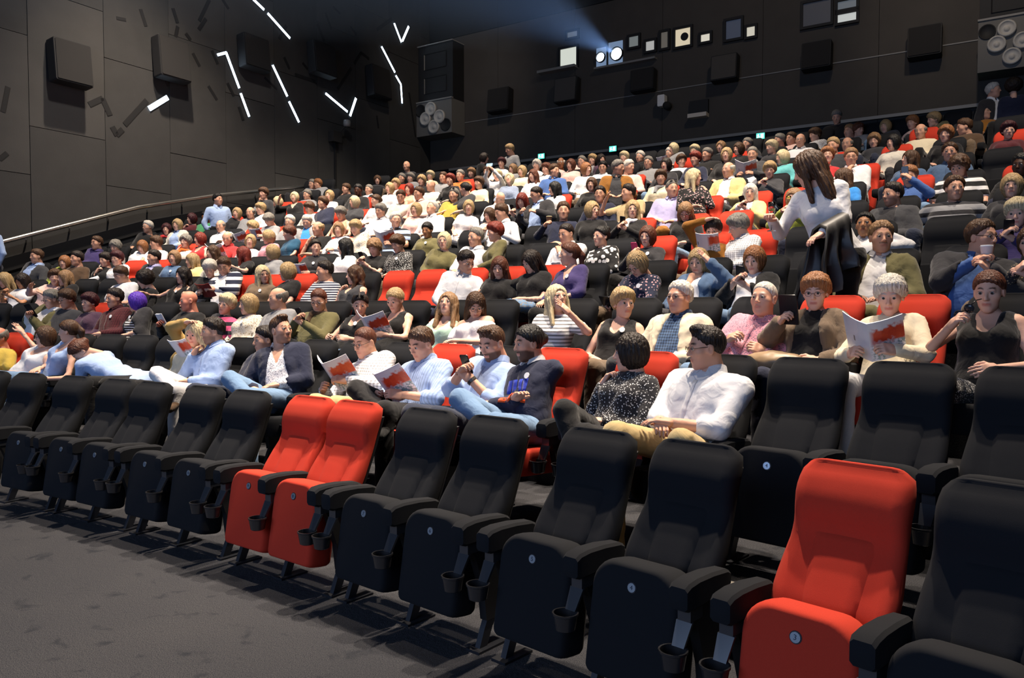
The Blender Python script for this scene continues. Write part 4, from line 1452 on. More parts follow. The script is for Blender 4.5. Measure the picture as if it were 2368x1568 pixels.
    def patch(name, u0, u1, v0, v1, mat, parent, nu=3, nv=3, lift=.006):
        a = chest_grid(u0, u1, v0, v1, nu, nv, lift); b = a - fw * .006
        n = len(a); f = []
        for j in range(nv):
            for i in range(nu):
                q = j * (nu + 1) + i
                f.append((q, q + 1, q + nu + 2, q + nu + 1)); f.append((n + q, n + q + nu + 1, n + q + nu + 2, n + q + 1))
        rim = [i for i in range(nu)] + [j * (nu + 1) + nu for j in range(nv)] + [nv * (nu + 1) + i for i in range(nu, 0, -1)] + [j * (nu + 1) for j in range(nv, 0, -1)]
        for p, q in zip(rim, rim[1:] + rim[:1]): f.append((q, p, n + p, n + q))
        return link(name, mesh_np(name, np.concatenate([a, b]), np.array(f)), mat, parent)
    if near and top in ('shirt', 'open', 'rolled') and not P.get('jacket'):
        patch('button_placket', -.016, .016, .12, .93 if top != 'open' else .62, P['topmat'], root, 2, 10, .005)
    if P.get('emblem'):
        for i in range(4): patch('emblem', .085 - .045 * i - .034, .085 - .045 * i, .50, .74, cloth('blueprint'), root, 1, 4)
        for i in range(3): patch('emblem', .085 - .06 * i - .05, .085 - .06 * i, .30, .44, cloth('orangeprint'), root, 1, 3)
    if P.get('badge'):
        c = hip + (S - hip) * .78 - xr * .075
        # push onto the chest surface
        t = .06
        for _ in range(30):
            t += .006
            if float(shirt((c + fw * t)[None, None, None, :].astype(np.float32))[0, 0, 0]) > .002: break
        b = c + fw * (t + (.018 if P.get('jacket') else .004))
        mb = MB(); rings = []
        for dy, rr in ((0, .022), (.004, .022), (.004, .0005)):
            rings.append([Vector(b + fw * dy + xr * rr * math.cos(2 * PI * j / 12) + up * rr * math.sin(2 * PI * j / 12)) for j in range(12)])
        mb.loft(rings, True); mb.build('badge', plain('badge_white', (.80, .82, .84), .4), root)
    if P.get('scarf'):
        def sc_(Pp):
            q = Pp - nb
            ux, uf, uz = q @ xr, q @ fw, q @ up
            rad = np.sqrt(ux * ux + (uf - .01) ** 2)
            d = np.sqrt((rad - .078) ** 2 + (uz + .4 * np.maximum(uf, 0)) ** 2) - .030
            d = smin(d, cap(Pp, nb + fw * .10 - up * .05 + xr * .03, nb + fw * .13 - up * .26 + xr * .04, .034, .04), .03)
            return d + wob(Pp, .006, 55, 2)
        V, F = blob(sc_, nb - .25, nb + .18, gh * .8)
        link('scarf', mesh_np('scarf', V, F), P['scarf'], root)
    if P.get('watch'):
        a = arms[P['watch'] - 1]
        c = a['E'] + (a['W'] - a['E']) * .93; d = nrm(a['W'] - a['E'])
        mb = MB(); x_ = nrm(np.cross(d, (0, 0, 1.0))); z_ = np.cross(x_, d)
        mb.loft([[Vector(c + d * t + (x_ * math.cos(2 * PI * j / 12) + z_ * math.sin(2 * PI * j / 12)) * (rw + .006)) for j in range(12)] for t in (-.010, .010)], True)
        w = mb.build('wristwatch', plain('watch_strap', (.02, .018, .016), .4), root)
    bpy_M = Matrix.Translation(Vector(P['pos'])) @ Matrix.Rotation(P['rz'], 4, 'Z')
    out = dict(root=root, M=bpy_M, R=Vector(arms[0]['W']), L=Vector(arms[1]['W']), LE=Vector(arms[1]['E']), Rm=arms[0]['M'], Lm=arms[1]['M'], S=Vector(S), hip=Vector(hip), fw=Vector(fw), head=Vector(H))
    tag(root, P['label'], 'person', P.get('group', 'people in the audience'))
    return out

# ------------------------------------------------------------------ who sits where: row, head position, build, hair, top, gaze, arms, details
PEOPLE = '''
2 -4 812 m x/g tee:yellow 60 10 lap tone=s
2 103 779 f b/n tank:white 72 6 pointR g t=black
2 158 766 f p/n tank:lightblue 112 8 lap t=jeans ln=.06
2 184 812 f k/a shirt:lightblue 85 62 reachR t=black bent=1
2 452 772 f l/Y knit:cream 38 14 hairR j=tan hold=flyer t=black
2 491 766 m s/d shirt:lightblue 76 6 chinR t=white bd=stubble lg=four ln=.05
2 612 786 m s/d knit:navy 70 6 lap t=darkdenim ln=-.05
2 650 764 m q/n open:white:dots -38 -8 lap t=jeans bd=stubble lg=four tw=-25 j=navy ln=.05
2 843 792 m z/a shirt:white:check 48 16 read g t=khaki hold=book
2 973 796 m s/n rolled:lightblue:pinstripe 46 22 read t=black lg=four hold=book over=1 ln=.05
2 1137 794 m q/n rolled:lightblue 42 22 phone t=darkdenim bd=beard hold=phone wt=2
2 1222 794 m k/k shirt:navy 66 8 fold t=jeans bd=beard b lg=four emblem=1 cm=white
2 1457 815 f B/d blouse:charcoal:dots 86 4 chinR t=black lg=cross
2 1632 805 m q/d rolled:white 74 6 clasp g t=khaki gi=1.18 wt=1 tw=8
3 118 692 m s/g shirt:white 62 18 phone g j=olive hold=tablet t=jeans
3 154 692 m m/n knit:darkgrey 56 14 lap g
3 206 700 f S/p blouse:plum 50 4 lap t=black
3 264 690 m s/d shirt:maroon:check 58 6 lap b bd=tash
3 315 698 f b/v tank:black:stripe 104 8 lap j=charcoal b
3 436 696 m X/g knit:black 76 6 tray b hold=paper tone=s
3 523 704 f S/Y tee:hotpink:wide 34 2 lap ro=-16
3 574 704 f b/y blouse:offwhite:leopard 70 4 lap b
3 642 690 m x/g tee:grey 72 2 lap t=charcoal
3 737 695 m z/a knit:olive 20 22 phone g hold=phone sc=brown
3 833 704 f k/d tank:black 4 16 read sn hold=none b
3 914 694 f k/y tank:black 34 22 read hold=book
3 1036 704 f l/t tank:mint 22 -18 lap sk=black
3 1100 706 f l/n off:white -4 30 clasp g
3 1288 690 f l/Y tee:white:stripe -26 -14 upL sk=black ln=.05
3 1442 702 f S/y tank:black -24 2 lap b
3 1571 688 m s/w shirt:denim:check 36 0 lap g j=cream
3 1766 692 m z/w shirt:pink:dots 26 -6 tray hold=none
3 1886 676 f S/o tee:black 10 10 phoneR g j=taupe hold=tablet
3 2058 684 f S/w blouse:cream 5 16 read hold=book t=white
3 2287 674 f k/a tank:black 10 12 phoneR sk=black:dots hold=sunnies
4 10 648 f l/y tee:brown 60 20 phone
4 51 650 f l/d tee:white 50 20 phone tone=t
4 127 642 f S/n blouse:palepink 5 4 gest
4 150 643 f l/t knit:black 70 6 lap
4 279 636 m s/n tee:white 62 24 lap t=jeans
4 334 668 f C/d knit:black 92 22 lap ln=.12
4 423 637 f L/d tank:black 60 2 reachR b
4 485 622 f S/w blouse:black 12 22 read g hold=none
4 518 616 m s/n shirt:white 16 26 read g j=navy:wide hold=menu
4 608 634 f l/Y knit:taupe -18 4 lap g b ro=8
4 664 628 f b/y tee:black 96 6 pointR
4 750 627 m s/d knit:navy:stripe 70 8 cheekR
4 820 636 f L/n tank:darkgrey 82 4 chinR
4 1078 606 m s/d shirt:white -34 24 lap ln=.06
4 1155 619 f f/a tee:black 14 16 lap
4 1228 605 f l/d tee:black 54 26 pointR
4 1316 588 f p/a vneck:purple 80 2 lap b
4 1473 622 f b/y blouse:navy:floral 38 40 read g b hold=tablet ln=.14
4 1615 605 f b/y blouse:white 22 16 upL sc=peach j=denim
4 1744 604 f b/o tee:white 22 16 phone j=black hold=phone
4 2038 549 m s/t shirt:white -12 2 lap j=olive t=olive bd=tash
4 2271 549 m s/n shirt:blue -52 4 drink g j=charcoal hold=cup t=taupe gi=1.1
4 2388 560 f b/n blouse:charcoal:leopard 20 10 phone
5 84 593 m s/n shirt:lightblue 62 4 lap j=darkgrey
5 149 607 f B/o blouse:lime 25 4 lap
5 177 598 m s/d knit:brown 60 4 lap
5 243 601 f m/d knit:black 50 10 chinR
5 270 598 f S/p blouse:white 42 6 reachR g
5 355 596 m s/d shirt:lilac 60 4 lap j=black
5 403 596 f b/t tee:denim 25 0 lap b
5 444 605 f l/y blouse:paleyellow 66 6 lap
5 492 585 f L/n blouse:offwhite 56 4 lap
5 561 588 f l/r tee:black 104 4 gest b
5 629 584 f b/y knit:grey 96 6 lap
5 730 572 f k/d knit:charcoal -10 4 read hold=flyer b
5 797 570 f l/k tee:white 92 4 lap
5 866 573 f c/t tee:black 30 28 phone hold=phone
5 919 564 f S/n blouse:black:dots 40 24 lap b
5 1027 557 f b/Y knit:olive 16 0 lap gi=1.1
5 1099 549 m s/g shirt:white 50 2 lap
5 1144 537 f S/r knit:olive 72 8 lap tw=30
5 1309 541 m z/d shirt:white 42 14 chinL hold=paper
5 1390 547 f u/k blouse:black:blotch 50 0 lap
5 1497 547 f b/a knit:charcoal 22 6 phone hold=pinkphone b
5 1649 533 f m/d blouse:mustard 12 18 hairR g hold=flyer
5 1706 524 f S/g shirt:white:check 82 22 cheekR
5 2000 521 f k/k shirt:white 10 -8 behindL tone=t
5 2352 494 f S/Y blouse:purple 8 10 phone hold=phone
6 223 562 m s/n shirt:purple 52 4 fold
6 267 571 f c/g blouse:grey:leopard 42 18 lap
6 329 571 f b/o knit:white 32 22 lap
6 360 562 m m/n tee:white 72 8 cheekR
6 429 559 f c/g blouse:offwhite 40 4 cheekR sc=orange
6 462 553 f b/r tank:red 62 6 lap
6 526 551 m x/g shirt:red 20 22 read hold=book
6 579 558 f b/y tee:white 8 0 lap ro=-8
6 620 548 f b/y blouse:pink 82 8 lap
6 668 539 f S/a tee:teal 94 10 lap
6 735 529 m x/y tee:black 50 6 chinR
6 783 531 f b/t knit:white 8 2 read hold=none
6 822 527 f S/y blouse:offwhite:leopard 30 20 chinL
6 915 509 m s/w polo:lightblue:wide -14 0 read g hold=book
6 988 532 f k/k knit:olive 26 14 lap b tone=t
6 1159 492 m s/n shirt:white 60 20 tray hold=none
6 1303 488 m s/n knit:navy 0 2 phoneR hold=icecup
6 1370 486 f b/y knit:black -40 2 lap
6 1463 484 f l/y blouse:black 0 2 phone sc=white hold=phone
6 1585 490 f l/t knit:black 10 34 lap g
6 1836 460 f b/t blouse:lime 20 4 drink hold=flute
6 2063 450 m s/d tee:charcoal 46 4 lap j=darkgrey bd=stubble
6 2208 436 m s/n tee:grey:wide -14 0 rest gi=1.12
6 2340 430 f B/y knit:charcoal 4 0 lap
7 341 525 m s/w knit:black 52 2 lap g
7 385 530 f b/p knit:black 10 4 lap sc=red
7 410 520 f b/y shirt:lightblue 32 4 lap j=offwhite
7 510 523 m x/g shirt:white 30 8 fold
7 584 526 f c/y knit:charcoal 62 10 read hold=book
7 622 509 f S/g knit:grey 42 38 read hold=flyer
7 670 513 m s/w knit:grey 30 10 cheekR
7 710 513 m s/w shirt:skyblue 20 22 lap j=grey
7 788 494 f S/g tank:peach 40 24 lap
7 880 488 m m/g shirt:white 40 8 lap g
7 962 485 f b/y blouse:palepink 30 0 lap g
7 999 481 m s/w shirt:white 42 -18 lap
7 1084 479 f B/y tee:white 0 0 lap
7 1132 500 f b/n blouse:palepink 40 14 lap
7 1207 464 f l/r knit:darkgrey 20 24 phone hold=phone
7 1240 450 m z/d shirt:lightblue 62 20 tray g j=charcoal hold=none
7 1387 450 m s/d knit:navy 10 0 lap g
7 1452 446 m s/d tee:beige 60 2 upR
7 1554 437 m z/g shirt:lilac -20 2 lap sn
7 1605 410 f l/Y blouse:black:floral -72 4 chinL tw=-30
7 1735 445 f l/w blouse:white 4 6 phone j=paleyellow hold=phone
7 1948 412 f l/n tee:skyblue 90 6 lap
7 2103 408 m s/o shirt:blue 10 16 phoneL hold=phone
7 2218 386 m c/n tee:black:wide 20 24 lap
7 2361 388 m s/k knit:black 20 4 lap tone=k
8 443 508 f b/p knit:maroon 60 8 chinR
8 476 503 m s/k tee:green 44 18 lap bd=beard tone=e
8 548 493 f b/y knit:black 25 2 lap
8 579 492 m x/g knit:grey 30 8 lap
8 602 483 f S/y blouse:white 62 10 lap
8 715 481 f S/n blouse:offwhite 50 20 lap
8 746 469 m m/n knit:navy 60 2 lap
8 819 467 f b/Y tee:darkgrey 60 4 lap
8 869 464 f k/n blouse:white 62 4 lap
8 927 455 m s/n knit:offwhite 10 18 cheekL
8 968 448 m s/n shirt:palepink 52 6 lap
8 1049 451 m s/g knit:yellow 30 2 lap sn
8 1075 437 f k/k tee:darkgrey 112 8 reachR
8 1157 460 m X/g shirt:white -30 40 lap
8 1282 436 f l/k blouse:white 72 6 lap
8 1368 427 f b/n knit:black 10 2 lap
8 1430 388 m s/g shirt:darkgrey -60 8 lap j=mustard tw=-25
8 1528 411 f S/n blouse:cream 0 4 lap sc=grey
8 1684 393 m x/w shirt:white 40 0 lap j=paleyellow
8 1780 394 f S/y knit:darkgrey 4 12 phone g hold=phone
8 1913 361 f S/o knit:red -6 -6 lap g
8 1968 364 m s/t shirt:white 0 6 chinR g
8 2104 370 f l/n shirt:denim 60 -6 lap
8 2196 353 m s/n shirt:denim 4 0 lap
9 607 464 m s/n knit:grey 40 8 lap
9 642 467 f b/Y knit:black 82 10 lap
9 681 456 f b/Y vneck:black 20 0 upR
9 710 454 m s/g knit:grey 46 6 lap
9 735 449 m m/o tee:grey 50 6 lap
9 762 452 f b/y knit:offwhite 30 0 lap
9 800 437 m s/n knit:black 60 10 cheekR
9 828 440 m s/k knit:black 20 8 lap tone=k
9 853 439 m z/g shirt:white 40 4 lap j=black
9 901 435 f b/y blouse:white 40 2 lap
9 946 437 f b/r tank:peach 30 2 lap
9 996 429 m X/w knit:offwhite 50 2 lap
9 1041 416 f S/r knit:black 30 4 lap
9 1107 423 f S/n blouse:cream 40 6 lap
9 1178 414 f b/Y knit:greyblue 14 -14 lap
9 1233 406 f L/a blouse:white 30 4 lap
9 1282 395 m s/n shirt:blue -44 6 lap
9 1356 391 f b/o blouse:white -44 4 lap
9 1394 388 m s/k shirt:white 10 10 lap
9 1455 386 m s/w knit:palepink -50 8 lap
9 1499 377 m s/g polo:grey 20 2 lap g
9 1540 381 f b/d knit:charcoal 26 4 lap
9 1576 373 f S/n blouse:white -20 2 lap g
9 1608 368 f S/r knit:navy 30 6 lap
9 1635 358 m s/g shirt:black 42 6 fold gi=1.15
9 1680 358 f b/y knit:black 10 2 lap
9 1740 357 m z/g shirt:white 10 12 read j=darkgrey bd=tash hold=book
9 1809 364 f b/Y blouse:turquoise 60 8 lap
9 1926 337 m s/y tee:darkgrey 20 8 lap
9 1959 336 m x/g tee:grey 20 4 lap
9 2021 327 f c/t knit:darkgrey 10 8 lap
9 2065 330 f b/k knit:offwhite 32 2 lap
9 2187 311 f c/o knit:black 20 4 lap
9 2276 295 m X/g shirt:mustard -52 -4 over g
9 2332 309 f S/p knit:maroon -8 4 lap
10 722 446 m s/g knit:grey 40 8 lap
10 873 424 f b/n knit:charcoal 0 6 lap
10 915 426 f c/y blouse:palepink 30 4 lap
10 929 417 m s/g knit:black 30 4 lap
10 949 413 f S/g knit:grey 30 4 lap
10 975 418 f c/y knit:black 30 8 lap
10 995 407 f S/Y knit:cream 30 4 lap
10 1025 411 m s/n knit:grey 30 4 lap
10 1064 406 m s/g tee:orange 30 4 lap
10 1090 403 f S/t knit:black 30 4 lap
10 1126 403 m s/n knit:darkgrey 10 8 lap
10 1150 406 f S/Y blouse:white 20 4 cam hold=bluephone
10 1186 391 f b/t knit:grey 40 4 lap
10 1207 396 f b/y blouse:cream 30 4 lap
10 1241 382 f c/w knit:white 30 4 lap
10 1263 391 f S/a blouse:white 40 6 lap
10 1297 377 m x/w knit:palepink 10 8 lap tone=e
10 1320 381 f b/a blouse:palepink 30 6 lap
10 1345 374 m s/g knit:palepink 30 4 lap
10 1370 370 f S/y knit:grey 30 4 lap
10 1390 369 f b/d knit:plum -30 4 lap g
10 1443 364 f S/Y knit:white 30 4 lap
10 1480 369 m s/w knit:black 30 4 lap
10 1549 361 m s/w knit:grey 40 8 read hold=flyer
10 1606 354 f S/Y knit:black 30 4 lap
10 1667 340 f b/t knit:darkgrey 20 4 lap
10 1708 345 f b/n knit:black 40 4 lap
10 1728 335 m s/g knit:darkgrey 40 4 lap
10 1784 341 f S/Y knit:charcoal 50 6 lap
10 1802 334 m s/g knit:navy 60 6 lap
10 1829 328 m s/n knit:palepink 40 4 lap
10 1851 325 m X/w shirt:white 10 2 lap g
10 1884 312 f S/n blouse:white:leopard 60 10 lap
10 1964 314 m s/t knit:grey 40 4 lap
10 1985 314 f S/a knit:grey -40 4 lap
10 2047 316 f b/y knit:darkgrey 20 8 lap
10 2109 301 f S/o blouse:palepink 30 6 lap
10 2129 304 m x/g knit:cream 20 6 lap
10 2158 304 f S/y knit:olive 60 8 lap
10 2229 294 m s/n knit:brown 70 12 lap
11 1160 377 f S/p blouse:white 20 6 lap
11 1557 344 f b/Y knit:grey 50 8 lap
'''
# standing: row level, x, y of head, build, hair, top, gaze, pose
STANDING = '''
8 507 462 m s/k shirt:lightblue -40 0 down t=black
11 942 394 m X/g knit:darkgrey 30 6 down
11 1122 366 f b/d knit:black -78 6 down
11 1180 347 m m/y knit:grey 62 18 down
11 1936 292 m s/g knit:black 10 26 down
10.5 2299 220 m s/w shirt:white -72 0 down j=charcoal
10.5 2344 219 f C/d knit:navy 172 4 down
5 -22 505 m s/d shirt:lightblue 60 0 down
8 612 448 f S/n knit:darkgrey 40 8 down dr=.5
'''
REDS = {1: [], 2: [65, 1050, 1335, 1525], 3: [222, 1885, 1960, 2089], 4: [559, 640, 715, 905, 990, 1105, 1200, 1290], 5: [315, 395, 1545, 1600, 1800],
        6: [443, 690, 765, 815, 1512, 1600, 1690], 7: [600, 660, 1663, 1764, 1804, 2055, 2135, 2340], 8: [500, 530, 730, 770, 805, 850, 1318, 1475, 1510, 1990],
        9: [555, 665, 735, 825, 875, 1476, 1950, 1995, 2130, 2340], 10: [930, 1064, 1560, 1720, 2110]}
EMPTY = {2: [], 3: [], 4: [], 5: []}

# ------------------------------------------------------------------ reading the list, seating everybody
SLEEVE = dict(tee=1, knit=3, shirt=3, polo=1, blouse=3, tank=0, off=1, vneck=2, open=3, rolled=2)
GNAME = dict(tee='t-shirt', knit='jumper', shirt='shirt', polo='polo shirt', blouse='blouse', tank='sleeveless top', off='off-shoulder blouse', vneck='v-neck top', open='open-necked shirt', rolled='rolled-sleeve shirt')
CNAME = dict(lightblue='light blue', darkgrey='dark grey', hotpink='pink', palepink='pale pink', paleyellow='pale yellow', skyblue='bright blue',
             greyblue='grey-blue', offwhite='off-white', darkdenim='dark denim', maroon='dark red', taupe='brown-grey')
PNAME = dict(stripe='striped', wide='broad-striped', pinstripe='pinstriped', check='checked', dots='dotted', floral='floral', leopard='mottled', blotch='blotched')
POSEN = dict(lap='hands in lap', clasp='hands clasped', fold='arms folded', phone='looking at a phone', read='reading', chinR='hand at chin', chinL='hand at chin',
             cheekR='hand on face', cheekL='hand on face', hairR='hand in hair', hairL='hand in hair', upR='one hand raised', upL='one hand raised', pointR='arm stretched out',
             reachR='reaching sideways', gest='gesturing with both hands', rest='arms on the armrests', drink='lifting a drink', cam='holding up a phone', over='arm over the seat back',
             phoneR='one hand lifted', phoneL='holding up a phone', tray='hands held together in front', behindL='hand behind head', across='arm reaching across', down='standing')
HOLDN = dict(book='reading a programme', flyer='with a flyer', phone='looking at a phone', tablet='looking at a dark tablet', cup='lifting a white cup', flute='holding a flute glass',
             menu='holding a red folder', pinkphone='holding a pink phone', bluephone='holding up a blue phone', paper='holding a white paper', icecup='holding a small cup', sunnies='holding sunglasses')

def parse(line):
    t = line.split()
    d = dict(row=float(t[0]), x=float(t[1]), y=float(t[2]), sex=t[3], hair=t[4].split('/')[0], haircol=t[4].split('/')[1], yaw=float(t[6]), pitch=float(t[7]), pose=t[8])
    tp = t[5].split(':')
    d['topk'], d['topc'], d['topp'] = tp[0], tp[1], (tp[2] if len(tp) > 2 else 'plain')
    for e in t[9:]:
        k, _, v = e.partition('=')
        d[k] = v if v else True
    return d

def garment_words(d):
    c = CNAME.get(d['topc'], d['topc'])
    w = [c] + ([PNAME[d['topp']]] if d['topp'] in PNAME else []) + [GNAME[d['topk']]]
    return ' '.join(w)

def person_label(d, row, k):
    act = HOLDN.get(d.get('hold'), POSEN[d['pose']])
    base = 'person in ' + garment_words(d)
    jk = d.get('j')
    where = '%s row, %s from the handrail' % (ORD[row - 1], ORD[k])
    opts = []
    if jk: opts.append(base + ' under ' + CNAME.get(jk.split(':')[0], jk.split(':')[0]) + ' jacket, ' + act + ', ' + where)
    opts.append(base + ', ' + act + ', ' + where)
    opts.append(base + ', ' + where)
    for o in opts:
        if len(o.split()) <= 16: return o
    return opts[-1]

LEGC = ['black', 'darkdenim', 'charcoal', 'navy', 'jeans', 'darkgrey', 'taupe']
def spec(d, i):
    P = dict(sex=d['sex'], hair=d['hair'], haircol=d['haircol'], pitch=d['pitch'], pose=d['pose'], top={'tee': 'tee'}.get(d['topk'], d['topk']), sleeve=SLEEVE[d['topk']],
             topname=GNAME[d['topk']].replace('-', '_').replace(' ', '_'), topmat=cloth(d['topc'], d['topp']), skin=d.get('tone', 'f' if d['sex'] == 'f' else 'l'), seed=i)
    lc = d.get('t', LEGC[i % len(LEGC)])
    if d.get('sk'):
        s = d['sk'].split(':'); P['bare_legs'] = True; P['legmat'] = cloth(s[0], s[1] if len(s) > 1 else 'plain')
    else: P['legmat'] = cloth(lc)
    P['shoemat'] = cloth('brown' if i % 3 == 0 else 'black')
    if d.get('j'):
        j = d['j'].split(':'); P['jacket'] = cloth(j[0], j[1] if len(j) > 1 else 'plain')
    if d.get('cm'): P['collarmat'] = cloth(d['cm'])
    P['emblem'] = bool(d.get('emblem'))
    if d.get('sc'): P['scarf'] = cloth(d['sc'])
    P['glasses'] = bool(d.get('g')); P['badge'] = bool(d.get('b')); P['sunnies'] = bool(d.get('sn'))
    P['beard'] = d.get('bd'); P['legs'] = d.get('lg', 'wide' if (d['sex'] == 'm' and i % 2) else 'sit')
    P['roll'] = float(d.get('ro', 0)); P['girth'] = float(d.get('gi', 1.0 if d['sex'] == 'm' else .97))
    if d.get('wt'): P['watch'] = int(d['wt'])
    if d.get('over'): P['over'] = int(d['over'])
    return P

def head_yaw(d, wpos, rz):
    c = math.atan2(-wpos[1], -wpos[0])
    a = c - math.radians(d['yaw']) - (rz + PI / 2)
    return (a + PI) % (2 * PI) - PI

folk = [parse(l) for l in PEOPLE.strip().split('\n')]
HELD = []; DBG = []
SEATS = []
rows = {}
for d in folk: rows.setdefault(int(d['row']), []).append(d)
# crowded stretches of the back row belong to the row behind it: keep the lower head, move the higher one back
def crowd_split(r):
    R = ROW_R + ROW_D * (r - 1)
    keep = []
    for d in sorted(rows.get(r, []), key=lambda a: a['x']):
        d['_s'] = phi_of(on_cyl(d['x'], d['y'], R)) * R
        if keep and d['x'] > 650 and abs(keep[-1]['_s'] - d['_s']) < .40:
            a = keep[-1]
            if a['y'] < d['y'] + .04 * (a['x'] - d['x']): keep[-1] = d; out = a
            else: out = d
            out['row'] = r + 1; rows.setdefault(r + 1, []).append(out)
        else: keep.append(d)
    rows[r] = keep
crowd_split(9); crowd_split(10)

# front row from the number plates seen in the photograph
plates = [2208, 1827, 1444, 1213, 977, 823, 661, 558, 420, 320, 205, 128, 30]
ph1 = [phi_of(on_cyl(x, 1150, ROW_R - .205)) for x in plates]
g = [b - a for a, b in zip(ph1[:-1], ph1[1:])]
ph1.insert(0, ph1[0] - .72 / ROW_R)
for k in range(4): ph1.append(ph1[-1] + (.70 if k % 2 == 0 else .56) / ROW_R)
red1 = {3: 0}
for k, phi in enumerate(ph1):
    x = plates[k - 1] if 1 <= k <= len(plates) else None
    red = x in (1827, 661, 558)
    gl = (ph1[k + 1] - phi) * ROW_R if k + 1 < len(ph1) else .6
    gr = (phi - ph1[k - 1]) * ROW_R if k else .6
    arms = []
    if k % 2 == 1: arms = [gl / 2, -.252]           # shares the arm with its partner, own arm on the outer side
    else: arms = [.252]
    n = len(ph1) - k
    lab = '%s folded cinema seat in the empty front row, %s from the handrail' % ('bright red' if red else 'charcoal', ORD[n - 1])
    make_seat(tuple(arc_pt(phi, ROW_R)), facing(phi), red, False, 1, lab, arms, 2, k + 1)

EMPTYX = {2: [1850, 2090, 2325, 345, 278], 4: [905, 990], 5: [2195], 6: [1700]}
NROW = 11
who = 0
for r in range(2, 12):
    R = ROW_R + ROW_D * (r - 1); F = ROW_F[r - 1]
    occ = []
    for d in rows.get(r, []):
        ly = -.10 + float(d.get('ln', 0)) + (0 if r > 2 else 0)
        if d.get('bent'): ly = .20
        w = on_cyl(d['x'], d['y'], R - ly)
        d['ly'], d['w'] = ly, w
        d['phi_h'] = phi_of(w)
        sh = 0.0
        if d.get('bent'): sh = -.62
        occ.append([d['phi_h'] + sh / R, d])
    if r <= NROW:
        for ex in EMPTYX.get(r, []):
            X = on_cyl(ex, 700, R + .33)
            occ.append([phi_of(X), None])
        occ.sort(key=lambda a: a[0])
        # ends of the row
        right = phi_of(on_cyl(2368 + 170, 700, R)); left = wall_phi(R) - (1.15 if r < 10 else .8) / R
        full = []
        seq = [[right, 'end']] + occ + [[left, 'end']]
        for a, b in zip(seq[:-1], seq[1:]):
            if a[1] != 'end': full.append(a)
            gap = (b[0] - a[0]) * R
            n = int(round(gap / .62)) - 1 if r < 11 else 0
            for k in range(n): full.append([a[0] + (b[0] - a[0]) * (k + 1) / (n + 1), None])
        # keep neighbours apart
        for _ in range(80):
            for a, b in zip(full[:-1], full[1:]):
                m = (.512 if r < 11 else .44) / R - (b[0] - a[0])
                if m > 0:
                    wa = .5 if (a[1] is None) == (b[1] is None) else (.8 if a[1] is None else .2)
                    a[0] -= m * wa; b[0] += m * (1 - wa)
        redx = list(REDS.get(r, []))
        px = []
        for s in full:
            px.append(project(arc_pt(s[0], R + .34, F + 1.05))[0])
        redset = set()
        for x in redx:
            redset.add(min(range(len(px)), key=lambda i: abs(px[i] - x)))
        N = len(full)
        det = 2 if r <= 3 else (1 if r <= 6 else 0)
        for i, (phi, d) in enumerate(full):
            if r > 3 and (px[i] < -60 or px[i] > 2450): 
                continue
            gl = (full[i + 1][0] - phi) * R if i + 1 < N else .8
            gr = (phi - full[i - 1][0]) * R if i else .8
            arms = []
            if gl < .64: arms.append(gl / 2)
            else: arms.append(.252)
            if gr >= .64: arms.append(-.252)
            red = i in redset
            cn = 'red' if red else 'charcoal'
            if d: lab = '%s cinema seat under the person in %s, %s row, %s from the handrail' % (cn, garment_words(d), ORD[r - 1], ORD[sum(1 for q in full[i + 1:] if q[1])])
            else: lab = 'empty folded %s cinema seat, %s row, %s empty one from the handrail' % (cn, ORD[r - 1], ORD[sum(1 for q in full[i + 1:] if not q[1])])
            if len(lab.split()) > 16: lab = lab.replace(' cinema seat', ' seat').replace('under the person', 'under person')
            make_seat(tuple(arc_pt(phi, R, F)), facing(phi), red, d is not None, r, lab, arms, det, (i + 2) if r == 2 else None)
    else:
        full = occ; occ.sort(key=lambda a: a[0])
    seated = [s for s in full if s[1]]
    for k, (phi, d) in enumerate(seated):
        who += 1
        rz = facing(phi)
        pos = arc_pt(phi, R, F)
        P = spec(d, who)
        lx = (d['phi_h'] - phi) * (R - d['ly'])
        hz = d['w'][2] - F
        if not d.get('bent'):
            hz = min(1.42, max(1.04 if r < 10 else .94, hz)); lx = max(-.34, min(.34, lx))
            if abs((d['phi_h'] - phi) * R) > .34: DBG.append((r, d['x'], round((d['phi_h'] - phi) * R, 2)))
        P['pos'], P['rz'] = tuple(pos), rz
        P['head'] = (lx, d['ly'], hz)
        P['hip'] = (lx * .12, .045, 0.555 + max(-.03, min(.10, (hz - 1.20) * .55)))
        if r == 2: P['kz'] = .09; P['hip'] = (P['hip'][0], P['hip'][1], P['hip'][2] + .05)
        if d.get('bent'): P['hip'] = (0, .06, .62)
        P['tier'] = 0 if d['w'][1] < 7.3 else (1 if d['w'][1] < 10.5 else (2 if d['w'][1] < 14.5 else 3))
        P['near'] = P['tier'] < 2
        P['hyaw'] = head_yaw(d, d['w'], rz)
        P['twist'] = math.radians(float(d['tw'])) * -1 if 'tw' in d else max(-.45, min(.45, P['hyaw'] * .22))
        if d.get('bent'): P['xr'] = (-.1, -1.0, .25)
        P['shoes'] = r <= 2
        P['label'] = person_label(d, r, len(seated) - 1 - k)
        P['group'] = 'seated audience'
        o = make_person(P)
        HELD.append((d, o, P))

